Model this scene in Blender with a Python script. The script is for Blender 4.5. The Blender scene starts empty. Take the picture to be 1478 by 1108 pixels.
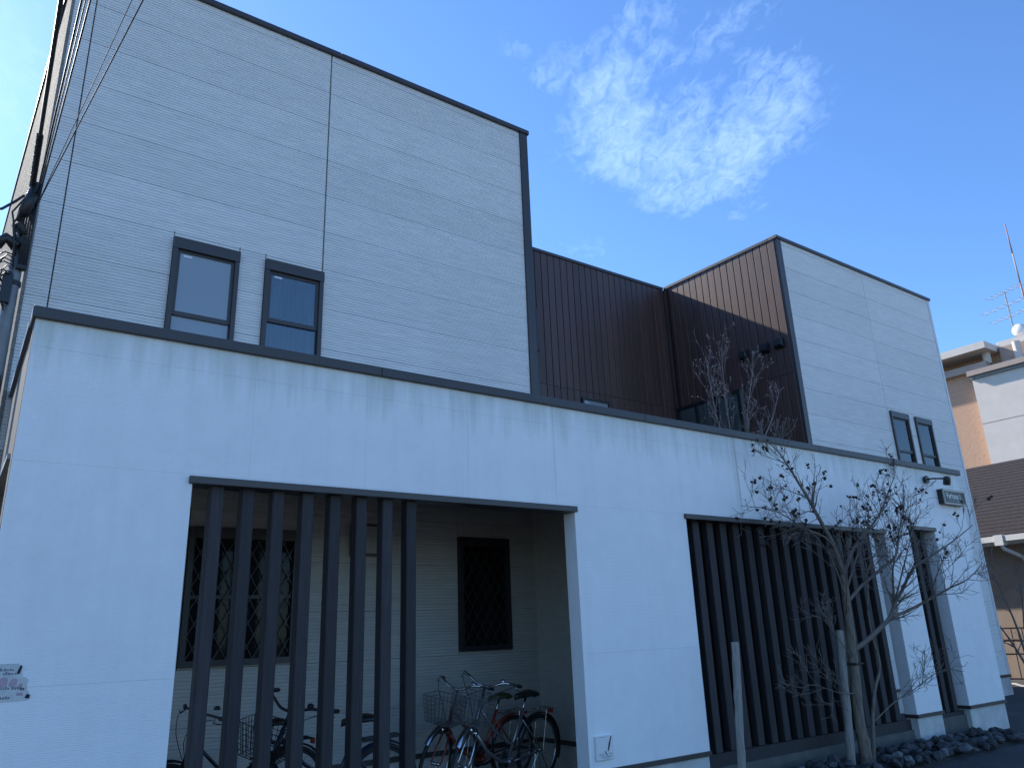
import bpy, math, random
from mathutils import Vector, Matrix, Quaternion
from math import radians, sin, cos, pi
R_ = random.Random(7)
S = bpy.context.scene
COL = S.collection

# ------------------------------------------------------------------ camera
YAW, PITCH, ROLL, FPX = radians(36.0165), radians(17.883), radians(-2.1273), 1108.32
fw = Vector((sin(YAW)*cos(PITCH), cos(YAW)*cos(PITCH), sin(PITCH)))
rt = Vector((cos(YAW), -sin(YAW), 0)); up = rt.cross(fw)
rt2 = cos(ROLL)*rt + sin(ROLL)*up; up2 = -sin(ROLL)*rt + cos(ROLL)*up
cd = bpy.data.cameras.new('camera'); cam = bpy.data.objects.new('camera', cd); COL.objects.link(cam)
cam.matrix_world = Matrix(((rt2.x, up2.x, -fw.x, 0), (rt2.y, up2.y, -fw.y, 0), (rt2.z, up2.z, -fw.z, 1.45), (0, 0, 0, 1)))
cd.sensor_fit = 'HORIZONTAL'; cd.sensor_width = 36; cd.lens = FPX*36/1478
cd.clip_start = 0.05; cd.clip_end = 5000
S.camera = cam

# ------------------------------------------------------------------ sun, sky, exposure
SUN_R, SUN_T = 0.25, 0.73            # sun travels +x by SUN_R and down SUN_T per metre towards the viewer
sdir = Vector((SUN_R, -1, -SUN_T)).normalized()
elev = math.asin(-sdir.z)
sun_to = -sdir
SKY_STRENGTH, SUN_STRENGTH, EXPOSURE = 0.10, 4.8, 0.82
SKY_TINT = (.74, 1.05, 1.47)          # the photo's cool white balance
ld = bpy.data.lights.new('sun', 'SUN'); ld.energy = SUN_STRENGTH; ld.angle = radians(0.9); ld.color = (1, .93, .82)
sun = bpy.data.objects.new('sun', ld); COL.objects.link(sun)
sun.rotation_euler = sdir.to_track_quat('-Z', 'Y').to_euler(); sun.location = (-6, 30, 30)
W = bpy.data.worlds.new('World'); S.world = W; W.use_nodes = True
wn = W.node_tree.nodes; wl = W.node_tree.links; wn.clear()
def N(nodes, t, **kw):
    n = nodes.new(t)
    for k, v in kw.items(): setattr(n, k, v)
    return n
sky = N(wn, 'ShaderNodeTexSky', sky_type='NISHITA', sun_disc=False)
sky.sun_elevation = elev
sky.sun_rotation = math.atan2(sun_to.x, sun_to.y)
sky.altitude = 50; sky.air_density = 1.15; sky.dust_density = 0.22; sky.ozone_density = 2.2
bg = N(wn, 'ShaderNodeBackground'); bg.inputs['Strength'].default_value = SKY_STRENGTH
wo = N(wn, 'ShaderNodeOutputWorld')
def wmath(op, a, b=None, clamp=False):
    n = N(wn, 'ShaderNodeMath', operation=op, use_clamp=clamp)
    for i, v in enumerate((a, b)):
        if v is None: continue
        if isinstance(v, (int, float)): n.inputs[i].default_value = v
        else: wl.new(v, n.inputs[i])
    return n.outputs[0]
tc = N(wn, 'ShaderNodeTexCoord'); sp = N(wn, 'ShaderNodeSeparateXYZ'); wl.new(tc.outputs['Generated'], sp.inputs[0])
zc = wmath('MAXIMUM', sp.outputs[2], 0.06)
cu = wmath('DIVIDE', sp.outputs[0], zc); cv = wmath('DIVIDE', sp.outputs[1], zc)   # position on a flat cirrus layer
cmb = N(wn, 'ShaderNodeCombineXYZ'); wl.new(cu, cmb.inputs[0]); wl.new(cv, cmb.inputs[1])
def wnoise(scale, detail, rough, rot=0, stretch=(1, 1, 1), dist=0):
    mr_ = N(wn, 'ShaderNodeMapping'); mr_.inputs['Rotation'].default_value = (0, 0, rot); wl.new(cmb.outputs[0], mr_.inputs[0])
    mp = N(wn, 'ShaderNodeMapping'); mp.inputs['Scale'].default_value = stretch; wl.new(mr_.outputs[0], mp.inputs[0])
    t = N(wn, 'ShaderNodeTexNoise'); t.inputs['Scale'].default_value = scale; t.inputs['Detail'].default_value = detail
    t.inputs['Roughness'].default_value = rough; t.inputs['Distortion'].default_value = dist
    wl.new(mp.outputs[0], t.inputs['Vector']); return t.outputs['Fac']
warp = wnoise(3.2, 4, .6)
warp2 = wnoise(4.1, 4, .6, rot=1.9)
wc = N(wn, 'ShaderNodeCombineXYZ')
wl.new(wmath('ADD', cu, wmath('MULTIPLY', wmath('SUBTRACT', warp, .5), .20)), wc.inputs[0]); wl.new(wmath('ADD', cv, wmath('MULTIPLY', wmath('SUBTRACT', warp2, .5), .20)), wc.inputs[1])
def blob(cx, cy, r, w):
    n = N(wn, 'ShaderNodeVectorMath', operation='DISTANCE'); wl.new(wc.outputs[0], n.inputs[0]); n.inputs[1].default_value = (cx, cy, 0)
    m_ = N(wn, 'ShaderNodeMapRange', interpolation_type='SMOOTHSTEP'); wl.new(n.outputs['Value'], m_.inputs[0])
    m_.inputs[1].default_value = r*1.75; m_.inputs[2].default_value = r*.1; m_.inputs[3].default_value = 0; m_.inputs[4].default_value = w
    return m_.outputs[0]
BL = [(.83, .79, .075, .62), (.90, .87, .09, .85), (.99, .95, .11, 1.0), (1.09, 1.03, .11, 1.0), (1.17, 1.03, .10, .9), (1.28, 1.09, .09, .8),
      (1.16, .71, .10, .72), (1.22, .79, .13, .95), (1.27, .88, .14, 1.0), (1.33, .97, .13, 1.0), (1.20, .97, .13, .95), (1.02, .98, .13, .9), (1.13, .88, .09, .8), (1.06, .82, .07, .55), (1.10, .70, .07, .6), (.93, .78, .07, .6), (1.33, 1.06, .09, .85), (1.37, 1.12, .06, .7),
      (.965, .615, .06, .62), (.975, .67, .06, .6), (.99, .74, .05, .5), (.80, .72, .06, .6), (.84, .69, .06, .55), (.71, .89, .055, .5), (.77, .92, .07, .62), (.78, .86, .06, .5),
      (1.51, 1.09, .045, .5), (1.50, 1.02, .05, .5), (1.30, 1.40, .08, .42), (-.03, 1.5, .3, .45), (-1.6, .3, .5, .7), (-.4, -1.3, .6, .7), (1.2, -1.2, .4, .6)]
mask = None
for b in BL:
    v = blob(*b); mask = v if mask is None else wmath('MAXIMUM', mask, v)
mott = wnoise(21, 5, .64, rot=-1.0, stretch=(1, 1.75, 1), dist=.8)
mid = wnoise(6, 5, .62, rot=-1.0, stretch=(1, 1.7, 1), dist=.5)
tex = wmath('ADD', wmath('MULTIPLY', mott, .95), wmath('MULTIPLY', mid, .5))
cl = wmath('SUBTRACT', wmath('ADD', tex, wmath('MULTIPLY', mask, .55)), .90, clamp=True)
cl = wmath('MULTIPLY', cl, 1.25, clamp=True)
cl = wmath('MULTIPLY', cl, wmath('MULTIPLY', mask, 1.6, clamp=True), clamp=True)
cl = wmath('MULTIPLY', cl, .68)
mixc = N(wn, 'ShaderNodeMix', data_type='RGBA'); wl.new(cl, mixc.inputs[0])
mixc.inputs[7].default_value = (4.6, 6.6, 9.6, 1)
tint = N(wn, 'ShaderNodeMix', data_type='RGBA', blend_type='MULTIPLY'); tint.inputs[0].default_value = 1; wl.new(sky.outputs[0], tint.inputs[6]); tint.inputs[7].default_value = (*SKY_TINT, 1)
wl.new(tint.outputs[2], mixc.inputs[6]); wl.new(mixc.outputs[2], bg.inputs['Color']); wl.new(bg.outputs[0], wo.inputs[0])
vs = S.view_settings; vs.view_transform = 'Standard'; vs.look = 'None'; vs.exposure = EXPOSURE; vs.gamma = 1; vs.use_curve_mapping = False
S.render.engine = 'CYCLES'; S.cycles.max_bounces = 7; S.cycles.diffuse_bounces = 4; S.cycles.transparent_max_bounces = 8; S.cycles.caustics_reflective = False

# ------------------------------------------------------------------ materials
MATS = {}
def mat(name, c1, c2=None, rough=.6, metal=0, spec=.5, nscale=3, stretch=(1, 1, 1), rand=0, bump=0, bscale=80, bstretch=(1, 1, 1), detail=5, bdist=.004, grime=0, coat=0):
    m = bpy.data.materials.new(name); m.use_nodes = True; nt = m.node_tree; ns = nt.nodes; ls = nt.links
    bs = ns['Principled BSDF']; bs.inputs['Roughness'].default_value = rough; bs.inputs['Metallic'].default_value = metal
    bs.inputs['Specular IOR Level'].default_value = spec; bs.inputs['Coat Weight'].default_value = coat
    geo = N(ns, 'ShaderNodeNewGeometry')
    def noise(scale, st, det=detail, rough_=.6):
        mp = N(ns, 'ShaderNodeMapping'); mp.inputs['Scale'].default_value = st; ls.new(geo.outputs['Position'], mp.inputs[0])
        t = N(ns, 'ShaderNodeTexNoise'); t.inputs['Scale'].default_value = scale; t.inputs['Detail'].default_value = det; t.inputs['Roughness'].default_value = rough_
        ls.new(mp.outputs[0], t.inputs['Vector']); return t.outputs['Fac']
    if c2 is None: c2 = tuple(x*.86 for x in c1)
    cr = N(ns, 'ShaderNodeValToRGB'); cr.color_ramp.elements[0].position = .32; cr.color_ramp.elements[1].position = .7
    cr.color_ramp.elements[0].color = (*c2, 1); cr.color_ramp.elements[1].color = (*c1, 1)
    ls.new(noise(nscale, stretch), cr.inputs[0]); col = cr.outputs[0]
    if grime:
        g = noise(.7, (1, 1, 1), 6, .7); mr = N(ns, 'ShaderNodeMapRange'); mr.inputs['From Min'].default_value = .45; mr.inputs['From Max'].default_value = .75
        mr.inputs['To Min'].default_value = 1; mr.inputs['To Max'].default_value = 1-grime; ls.new(g, mr.inputs[0])
        mx = N(ns, 'ShaderNodeMix', data_type='RGBA', blend_type='MULTIPLY'); mx.inputs[0].default_value = 1; ls.new(col, mx.inputs[6]); ls.new(mr.outputs[0], mx.inputs[7]); col = mx.outputs[2]
    if rand:
        oi = N(ns, 'ShaderNodeObjectInfo'); mr = N(ns, 'ShaderNodeMapRange'); mr.inputs['To Min'].default_value = 1-rand; mr.inputs['To Max'].default_value = 1+rand
        ls.new(oi.outputs['Random'], mr.inputs[0])
        mx = N(ns, 'ShaderNodeMix', data_type='RGBA', blend_type='MULTIPLY'); mx.inputs[0].default_value = 1; ls.new(col, mx.inputs[6]); ls.new(mr.outputs[0], mx.inputs[7]); col = mx.outputs[2]
    ls.new(col, bs.inputs['Base Color'])
    if bump:
        bp = N(ns, 'ShaderNodeBump'); bp.inputs['Strength'].default_value = bump; bp.inputs['Distance'].default_value = bdist
        ls.new(noise(bscale, bstretch, 4), bp.inputs['Height']); ls.new(bp.outputs[0], bs.inputs['Normal'])
    MATS[name] = m; m['col'] = 0
    return m
M = MATS
mat('siding', (.79, .78, .75), (.66, .66, .64), .75, nscale=14, stretch=(.25, 1, 3.4), rand=.03, bump=.8, bscale=26, bstretch=(.22, 1, 4.5), bdist=.006, grime=.05)
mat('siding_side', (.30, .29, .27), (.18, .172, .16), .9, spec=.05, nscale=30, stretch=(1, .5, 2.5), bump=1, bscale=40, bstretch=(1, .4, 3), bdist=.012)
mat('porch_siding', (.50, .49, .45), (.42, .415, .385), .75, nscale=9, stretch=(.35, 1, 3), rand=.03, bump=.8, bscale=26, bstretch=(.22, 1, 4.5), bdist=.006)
mat('core', (.2, .19, .18), rough=.9)
mat('trim', (.055, .046, .045), (.045, .038, .038), .42, spec=.5, nscale=2, rand=.06, bump=.15, bscale=6, bstretch=(.3, 1, 1), bdist=.01)
mat('plank', (.108, .056, .044), (.066, .035, .028), .42, spec=.45, nscale=14, stretch=(3, 3, .12), rand=.16, bump=.35, bscale=30, bstretch=(3, 3, .1), bdist=.004)
mat('slat', (.038, .032, .035), (.018, .0155, .0175), .7, nscale=16, stretch=(4, 4, .25), rand=.32, bump=.6, bscale=40, bstretch=(4, 4, .15), bdist=.004)
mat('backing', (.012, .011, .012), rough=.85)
mat('concrete', (.30, .30, .29), (.22, .22, .21), .85, nscale=4, bump=.5, bscale=60, bdist=.004, grime=.25)
mat('painted_base', (.66, .66, .64), (.46, .46, .44), .8, nscale=3.2, bump=.3, bscale=60, grime=.25)
mat('metal_dark', (.03, .03, .033), rough=.4, metal=.3, nscale=10)
mat('metal_grey', (.22, .22, .22), (.16, .16, .16), .5, metal=.6, nscale=10)
mat('galv', (.32, .32, .31), (.24, .24, .24), .55, metal=.5, nscale=6)
mat('cable', (.02, .02, .021), rough=.55)
mat('chrome', (.62, .62, .63), (.5, .5, .5), .22, metal=1)
mat('rubber', (.018, .018, .019), rough=.7)
mat('saddle', (.02, .018, .017), rough=.4)
mat('saddle_green', (.05, .06, .025), rough=.5)
mat('frame_silver', (.27, .28, .30), rough=.3, metal=.6, coat=.5)
mat('frame_red', (.24, .032, .016), (.18, .026, .014), .3, coat=.6)
mat('frame_navy', (.012, .022, .05), rough=.3, coat=.6)
mat('frame_black', (.012, .012, .013), rough=.35, coat=.4)
mat('plastic_red', (.4, .03, .02), rough=.3)
mat('bark', (.24, .2, .155), (.10, .08, .062), .85, nscale=30, stretch=(1, 1, .25), bump=.8, bscale=50, bstretch=(1, 1, .3), bdist=.006)
mat('twig', (.22, .185, .155), (.14, .115, .097), .85, nscale=12)
mat('pale_twig', (.30, .24, .22), (.2, .15, .14), .8, nscale=12)
mat('bud', (.42, .33, .32), rough=.8)
mat('pod', (.035, .024, .018), rough=.8)
mat('stake', (.36, .33, .29), (.2, .185, .165), .85, nscale=10, stretch=(5, 5, .3), bump=.8, bscale=30, bstretch=(4, 4, .2), bdist=.006)
mat('rock', (.075, .075, .078), (.028, .029, .032), .75, nscale=9, rand=.4, bump=1, bscale=24, bdist=.02)
mat('rock_pale', (.2, .195, .19), (.1, .1, .1), .75, nscale=9, rand=.3, bump=1, bscale=24, bdist=.02)
mat('asphalt', (.062, .062, .064), (.042, .042, .044), .9, nscale=1.3, bump=1, bscale=140, bdist=.006, grime=.3)
mat('bounce_paving', (.30, .295, .285), (.24, .235, .23), .9, nscale=2, bump=.6, bscale=80, grime=.15)  # for the added ground behind the viewer, pale for its bounced light
mat('return_shade', (.22, .215, .21), (.17, .165, .16), .9, spec=.05, nscale=6, bump=.3, bscale=60)  # return wall's shade put into its colour, darker than the white front
mat('sill', (.12, .125, .115), (.08, .085, .08), .9, nscale=5, bump=.5, bscale=60, grime=.3)
mat('soil', (.05, .042, .035), (.03, .026, .022), .95, nscale=8, bump=1, bscale=60, bdist=.02)
mat('white_line', (.6, .6, .58), (.4, .4, .39), .8, nscale=8)
mat('plaque', (.78, .78, .78), (.7, .7, .7), .35)
mat('ink', (.02, .022, .03), rough=.5)
mat('ink_grey', (.16, .17, .22), rough=.6)
mat('sign_board', (.05, .046, .045), rough=.45)
mat('sign_letter', (.72, .72, .70), rough=.5)
mat('brass', (.38, .36, .32), (.3, .28, .25), .4, metal=.3)
mat('paper', (.62, .64, .62), (.48, .5, .5), .7, nscale=20)
mat('paper_pink', (.48, .36, .40), (.36, .28, .33), .7, nscale=30)
mat('paper_grey', (.2, .2, .22), rough=.7, nscale=30)
mat('tile_orange', (.56, .34, .22), (.47, .28, .18), .7, nscale=7, bump=.3, bscale=8, bdist=.03)
mat('cream', (.66, .60, .54), (.6, .54, .48), .75, nscale=1.5)
mat('beige', (.34, .255, .20), (.29, .215, .165), .85, nscale=4, bump=.4, bscale=50)
mat('tower_trim', (.42, .33, .28), rough=.7)
mat('shingle', (.042, .037, .038), (.026, .023, .025), .9, spec=.2, nscale=12, stretch=(1, 1, 1), bump=.6, bscale=30, bdist=.01)
mat('white_paint', (.72, .72, .72), rough=.5)
mat('rust_metal', (.13, .085, .065), (.09, .06, .05), .7)
mat('mast_red', (.34, .17, .15), rough=.6)
mat('interior', (.03, .032, .035), rough=.9)
mat('curtain', (.55, .60, .57), (.40, .45, .44), .85, nscale=10, stretch=(3, 3, .2))
mat('curtain_dim', (.20, .25, .27), (.12, .15, .17), .85, nscale=12, stretch=(3, 3, .15))
mat('sticker', (.8, .8, .8), rough=.5)
mat('lamp_face', (.30, .31, .30), rough=.4)
mat('caulk', (.50, .50, .47), rough=.8)

def glass_mat(name, tint, refl_rough=.02, frost=0.0, frost_col=(.3, .34, .36), boost=0.06):
    m = bpy.data.materials.new(name); m.use_nodes = True; ns = m.node_tree.nodes; ls = m.node_tree.links; ns.clear()
    o = N(ns, 'ShaderNodeOutputMaterial'); g = N(ns, 'ShaderNodeBsdfGlossy'); g.inputs['Roughness'].default_value = refl_rough
    t = N(ns, 'ShaderNodeBsdfTransparent'); t.inputs['Color'].default_value = (*tint, 1)
    d = N(ns, 'ShaderNodeBsdfDiffuse'); d.inputs['Color'].default_value = (*frost_col, 1)
    mx0 = N(ns, 'ShaderNodeMixShader'); mx0.inputs[0].default_value = frost; ls.new(t.outputs[0], mx0.inputs[1]); ls.new(d.outputs[0], mx0.inputs[2])
    fr = N(ns, 'ShaderNodeFresnel'); fr.inputs['IOR'].default_value = 1.5
    ad = N(ns, 'ShaderNodeMath', operation='ADD'); ad.inputs[1].default_value = boost; ls.new(fr.outputs[0], ad.inputs[0])
    mx = N(ns, 'ShaderNodeMixShader'); ls.new(ad.outputs[0], mx.inputs[0]); ls.new(mx0.outputs[0], mx.inputs[1]); ls.new(g.outputs[0], mx.inputs[2])
    ls.new(mx.outputs[0], o.inputs[0]); MATS[name] = m
glass_mat('glass', (.78, .84, .86))
glass_mat('porch_glass', (.42, .45, .48), .05, .35, (.03, .034, .04), -.03)
glass_mat('frosted', (.7, .8, .85), .05, .85, (.32, .36, .38), .06)
glass_mat('dark_glass', (.25, .25, .27), .05, .3, (.012, .012, .014), 0)

# front wall paint: fine horizontal ribs, streaks of algae running down from the coping, rust runs at seams
def wall_mat():
    m = mat('front_paint', (.87, .87, .87), (.83, .83, .83), .7, nscale=5)
    ns = m.node_tree.nodes; ls = m.node_tree.links; bs = ns['Principled BSDF']
    geo = N(ns, 'ShaderNodeNewGeometry'); sp = N(ns, 'ShaderNodeSeparateXYZ'); ls.new(geo.outputs['Position'], sp.inputs[0])
    def mth(op, a, b, clamp=False):
        n = N(ns, 'ShaderNodeMath', operation=op, use_clamp=clamp)
        for i, v in enumerate((a, b)):
            if isinstance(v, (int, float)): n.inputs[i].default_value = v
            else: ls.new(v, n.inputs[i])
        return n.outputs[0]
    def nz(scale, st, det=5, rg=.6):
        mp = N(ns, 'ShaderNodeMapping'); mp.inputs['Scale'].default_value = st; ls.new(geo.outputs['Position'], mp.inputs[0])
        t = N(ns, 'ShaderNodeTexNoise'); t.inputs['Scale'].default_value = scale; t.inputs['Detail'].default_value = det; t.inputs['Roughness'].default_value = rg
        ls.new(mp.outputs[0], t.inputs['Vector']); return t.outputs['Fac']
    top = mth('SUBTRACT', 3.43, sp.outputs[2])                       # metres below the coping
    streak = nz(3.2, (3.2, 1, .22), 6, .65); patch = nz(2.1, (1, 1, .6), 5, .6)
    reach = mth('MULTIPLY', streak, .95)
    s1 = mth('SUBTRACT', reach, mth('ADD', mth('MULTIPLY', top, 1.0), .12), True)
    s1 = mth('MULTIPLY', mth('MULTIPLY', s1, 2.6, True), mth('MULTIPLY', patch, 1.5, True), True)
    faint = mth('MULTIPLY', mth('SUBTRACT', nz(2.5, (3.5, 1, .12), 5), .5, True), 1.1, True)
    low = mth('MULTIPLY', mth('SUBTRACT', nz(1.1, (1, 1, 1), 6, .7), .5, True), .9, True)
    base = bs.inputs['Base Color'].links[0].from_socket
    def mix(f, a, colr):
        x = N(ns, 'ShaderNodeMix', data_type='RGBA'); ls.new(f, x.inputs[0]); ls.new(a, x.inputs[6]); x.inputs[7].default_value = (*colr, 1); return x.outputs[2]
    c = mix(mth('MULTIPLY', s1, .62), base, (.36, .42, .33))
    c = mix(mth('MULTIPLY', faint, .4), c, (.52, .53, .52)); c = mix(low, c, (.58, .59, .6))
    for rx, w, amt in ((6.83, .018, .8), (6.79, .05, .25), (3.36, .012, .2), (4.28, .012, .3), (11.6, .03, .15)):
        d = mth('DIVIDE', mth('ABSOLUTE', mth('SUBTRACT', sp.outputs[0], rx), 0), w)
        r = mth('SUBTRACT', 1.0, d, True); r = mth('MULTIPLY', r, mth('MULTIPLY', nz(3, (1, 1, 1.2)), 1.5, True))
        zt = mth('MULTIPLY', mth('SUBTRACT', sp.outputs[2], 2.4), 2.5, True)
        c = mix(mth('MULTIPLY', mth('MULTIPLY', r, zt), amt), c, (.26, .22, .16))
    ls.new(c, bs.inputs['Base Color'])
    wv = N(ns, 'ShaderNodeTexWave', wave_type='BANDS', bands_direction='Z'); wv.inputs['Scale'].default_value = 26; wv.inputs['Distortion'].default_value = 1.2; wv.inputs['Detail'].default_value = 2; wv.inputs['Detail Scale'].default_value = 8
    ls.new(geo.outputs['Position'], wv.inputs['Vector'])
    h = mth('ADD', mth('MULTIPLY', wv.outputs['Fac'], .5), nz(90, (.35, 1, 1.6), 3))
    bp = N(ns, 'ShaderNodeBump'); bp.inputs['Strength'].default_value = .4; bp.inputs['Distance'].default_value = .0035; ls.new(h, bp.inputs['Height']); ls.new(bp.outputs[0], bs.inputs['Normal'])
wall_mat()

# ------------------------------------------------------------------ object helpers
ORIG = {}
def tag(o, label=None, cat=None, group=None, kind=None):
    if label: o['label'] = label
    if cat: o['category'] = cat
    if group: o['group'] = group
    if kind: o['kind'] = kind
    return o
def thing(name, loc, label, cat, group=None):
    o = bpy.data.objects.new(name, None); COL.objects.link(o); o.location = loc; o.empty_display_size = .2
    ORIG[o.name] = Vector(loc); return tag(o, label, cat, group)
class MB:
    def __init__(s): s.v = []; s.f = []; s.smooth = False
    def add(s, vs, fs):
        n = len(s.v); s.v += [tuple(p) for p in vs]; s.f += [tuple(i+n for i in f) for f in fs]; return s
    def box(s, x0, x1, y0, y1, z0, z1):
        return s.add([(x0, y0, z0), (x1, y0, z0), (x1, y1, z0), (x0, y1, z0), (x0, y0, z1), (x1, y0, z1), (x1, y1, z1), (x0, y1, z1)],
                     [(3, 2, 1, 0), (4, 5, 6, 7), (0, 1, 5, 4), (1, 2, 6, 5), (2, 3, 7, 6), (3, 0, 4, 7)])
    def bbox(s, x0, x1, y0, y1, z0, z1, b=.004):      # box with chamfered vertical and horizontal front edges
        ring = lambda z, e: [(x0+b+e, y0+e, z), (x1-b-e, y0+e, z), (x1-e, y0+b+e, z), (x1-e, y1-b-e, z), (x1-b-e, y1-e, z), (x0+b+e, y1-e, z), (x0+e, y1-b-e, z), (x0+e, y0+b+e, z)]
        vs = ring(z0, b)+ring(z0+b, 0)+ring(z1-b, 0)+ring(z1, b); fs = [tuple(range(7, -1, -1)), tuple(range(24, 32))]
        for k in range(3):
            for i in range(8): j = (i+1) % 8; fs.append((k*8+i, k*8+j, k*8+8+j, k*8+8+i))
        return s.add(vs, fs)
    def prism(s, poly, d0, d1):                       # poly: 3D ring, extruded by vectors d0..d1
        n = len(poly); d0 = Vector(d0); d1 = Vector(d1)
        vs = [Vector(p)+d0 for p in poly]+[Vector(p)+d1 for p in poly]
        fs = [tuple(range(n-1, -1, -1)), tuple(range(n, 2*n))]+[(i, (i+1) % n, n+(i+1) % n, n+i) for i in range(n)]
        return s.add(vs, fs)
    def tube(s, pts, r, n=6, cap=True, closed=False):
        pts = [Vector(p) for p in pts]; k = len(pts)
        if isinstance(r, (int, float)): r = [r]*k
        vs = []; prev = None
        for i, p in enumerate(pts):
            if closed: t = pts[(i+1) % k]-pts[i-1]
            else: t = (pts[min(i+1, k-1)]-pts[max(i-1, 0)])
            t = t.normalized() if t.length > 1e-9 else Vector((0, 0, 1))
            if prev is None: a = t.orthogonal().normalized()
            else:
                a = prev-t*prev.dot(t); a = a.normalized() if a.length > 1e-6 else t.orthogonal().normalized()
            prev = a; b = t.cross(a)
            for j in range(n): w = 2*pi*j/n; vs.append(p+(a*cos(w)+b*sin(w))*r[i])
        fs = []
        for i in range(k if closed else k-1):
            for j in range(n):
                a0 = i*n+j; a1 = i*n+(j+1) % n; i2 = (i+1) % k
                fs.append((a0, a1, i2*n+(j+1) % n, i2*n+j))
        if cap and not closed: fs += [tuple(range(n-1, -1, -1)), tuple(range((k-1)*n, k*n))]
        return s.add(vs, fs)
    def lathe(s, prof, c, axis='z', n=16):            # prof: (radius, height)
        vs = []; c = Vector(c)
        for (r, h) in prof:
            for j in range(n):
                w = 2*pi*j/n; p = {'z': (r*cos(w), r*sin(w), h), 'y': (r*cos(w), h, r*sin(w)), 'x': (h, r*cos(w), r*sin(w))}[axis]
                vs.append(c+Vector(p))
        fs = [(i*n+j, i*n+(j+1) % n, (i+1)*n+(j+1) % n, (i+1)*n+j) for i in range(len(prof)-1) for j in range(n)]
        fs += [tuple(range(n-1, -1, -1)), tuple(range((len(prof)-1)*n, len(prof)*n))]
        return s.add(vs, fs)
    def xf(s, mtx): s.v = [tuple(mtx @ Vector(p)) for p in s.v]; return s
    def mesh(s, name, m, off=Vector((0, 0, 0)), smooth=False):
        me = bpy.data.meshes.new(name); me.from_pydata([(p[0]-off[0], p[1]-off[1], p[2]-off[2]) for p in s.v], [], s.f)
        me.materials.append(M[m] if isinstance(m, str) else m)
        if smooth: me.shade_smooth()
        me.update(); return me
    def build(s, name, m, parent=None, loc=None, smooth=False):
        off = ORIG[parent.name] if parent is not None else Vector(loc if loc else (0, 0, 0))
        o = bpy.data.objects.new(name, s.mesh(name, m, off, smooth)); COL.objects.link(o)
        if parent is not None: o.parent = parent
        else: o.location = off
        ORIG[o.name] = off; return o
def box(name, m, parent, *d, loc=None): return MB().box(*d).build(name, m, parent, loc)
def struct(o): o['kind'] = 'structure'; return o
def cells(x0, x1, z0, z1, holes):                     # a rectangle less its openings: split across first, then up
    hit = [h for h in holes if h[0] < x1-.012 and h[1] > x0+.012 and h[2] < z1-1e-6 and h[3] > z0+1e-6]
    xs_ = sorted({x0, x1} | {v for h in hit for v in h[:2] if x0 < v < x1}); out = []
    for xa, xb in zip(xs_, xs_[1:]):
        iv = [(z0, z1)]
        for a, b, c, d in hit:
            if a < xb-1e-6 and b > xa+1e-6:
                iv = [q for p in iv for q in ((p[0], min(p[1], c)), (max(p[0], d), p[1])) if q[1]-q[0] > .004]
        out += [(xa, xb, p, q) for p, q in iv]
    return out

F, B = 5.28, 7.25        # front wall face, building face

# ------------------------------------------------------------------ ground
g = MB(); g.add([(-400, -400, 0), (400, -400, 0), (400, 400, 0), (-400, 400, 0)], [(0, 1, 2, 3)])
struct(g.build('ground', 'asphalt'))
bed = MB(); n = 26; ys = [4.62, 4.8, 4.98, 5.16, 5.40]; vs = []
for i in range(n+1):
    for j, y in enumerate(ys):
        x = 5.95+(11.15-5.95)*i/n
        vs.append((x, y+(.05*sin(x*2.1) if j == 0 else 0), .004 if j == 0 or i in (0, n) else .045+.02*sin(x*5+j)))
fs = [(i*5+j, (i+1)*5+j, (i+1)*5+j+1, i*5+j+1) for i in range(n) for j in range(4)]
bed.add(vs, fs); struct(bed.build('planting_bed', 'soil'))
struct(box('porch_floor', 'sill', None, .24, 5.50, 5.44, 7.26, -.02, .06))
struct(MB().add([(13.2, 3.9, .004), (13.35, 3.85, .004), (19.4, 8.35, .004), (19.3, 8.45, .004)], [(0, 1, 2, 3)]).build('road_marking', 'white_line'))

# ------------------------------------------------------------------ main building
bld = thing('apartment_building', (8.4, 11, 0), 'white and dark brown two-storey building with flat roofs behind the low front wall', 'building')
FL = -.037
def ribbed(x0, x1, z0, z1, yf, row0, gap=.003, amp=.0055):
    m = MB(); x0 += gap; x1 -= gap; P = .0304; prof = []
    k = math.floor((z0-row0)/P+1e-6)
    z = z0+.002; prof.append((z-.001, yf+.005))
    while True:
        zb = row0+k*P; zt = row0+(k+1)*P
        a = max(zb, z0+.002); b = min(zt-.002, z1-.0035)
        if b > a+.001: prof += [(a+.001, yf), (b, yf+amp)]
        k += 1
        if zt >= z1-.004: break
    prof.append((z1-.0018, yf+.006))
    vs = [(x, y, zz) for (zz, y) in prof for x in (x0, x1)]+[(x0, yf+.03, z0), (x1, yf+.03, z0), (x0, yf+.03, z1-.003), (x1, yf+.03, z1-.003)]
    n = len(prof); fs = [(2*i, 2*i+1, 2*i+3, 2*i+2) for i in range(n-1)]
    b0 = 2*n; fs += [(b0, b0+1, 1, 0), (2*n-2, 2*n-1, b0+3, b0+2)]
    fs += [tuple([2*i for i in range(n)][::-1]+[b0, b0+2][::1])][:0]
    fs += [tuple([b0]+[2*i for i in range(n)]+[b0+2])[::-1], tuple([b0+1]+[2*i+1 for i in range(n)]+[b0+3])]
    return m.add(vs, fs)
LEV = [.36+.0]+[.333+.455*k for k in range(1, 6)]+[2.983, 3.438]+[3.438+.455*k for k in range(1, 11)]
LEV = [z for z in LEV if z < 7.99]+[8.078]
WINL = [(1.285, 1.912, 4.02, 5.2), (2.178, 2.802, 4.02, 5.2)]
WINP = [(1.675, 2.668, 1.262, 2.443), (4.458, 5.116, 1.276, 2.456)]
WINR = [(14.12, 14.76, 4.02, 5.2), (15.02, 15.64, 4.02, 5.2)]
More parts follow.
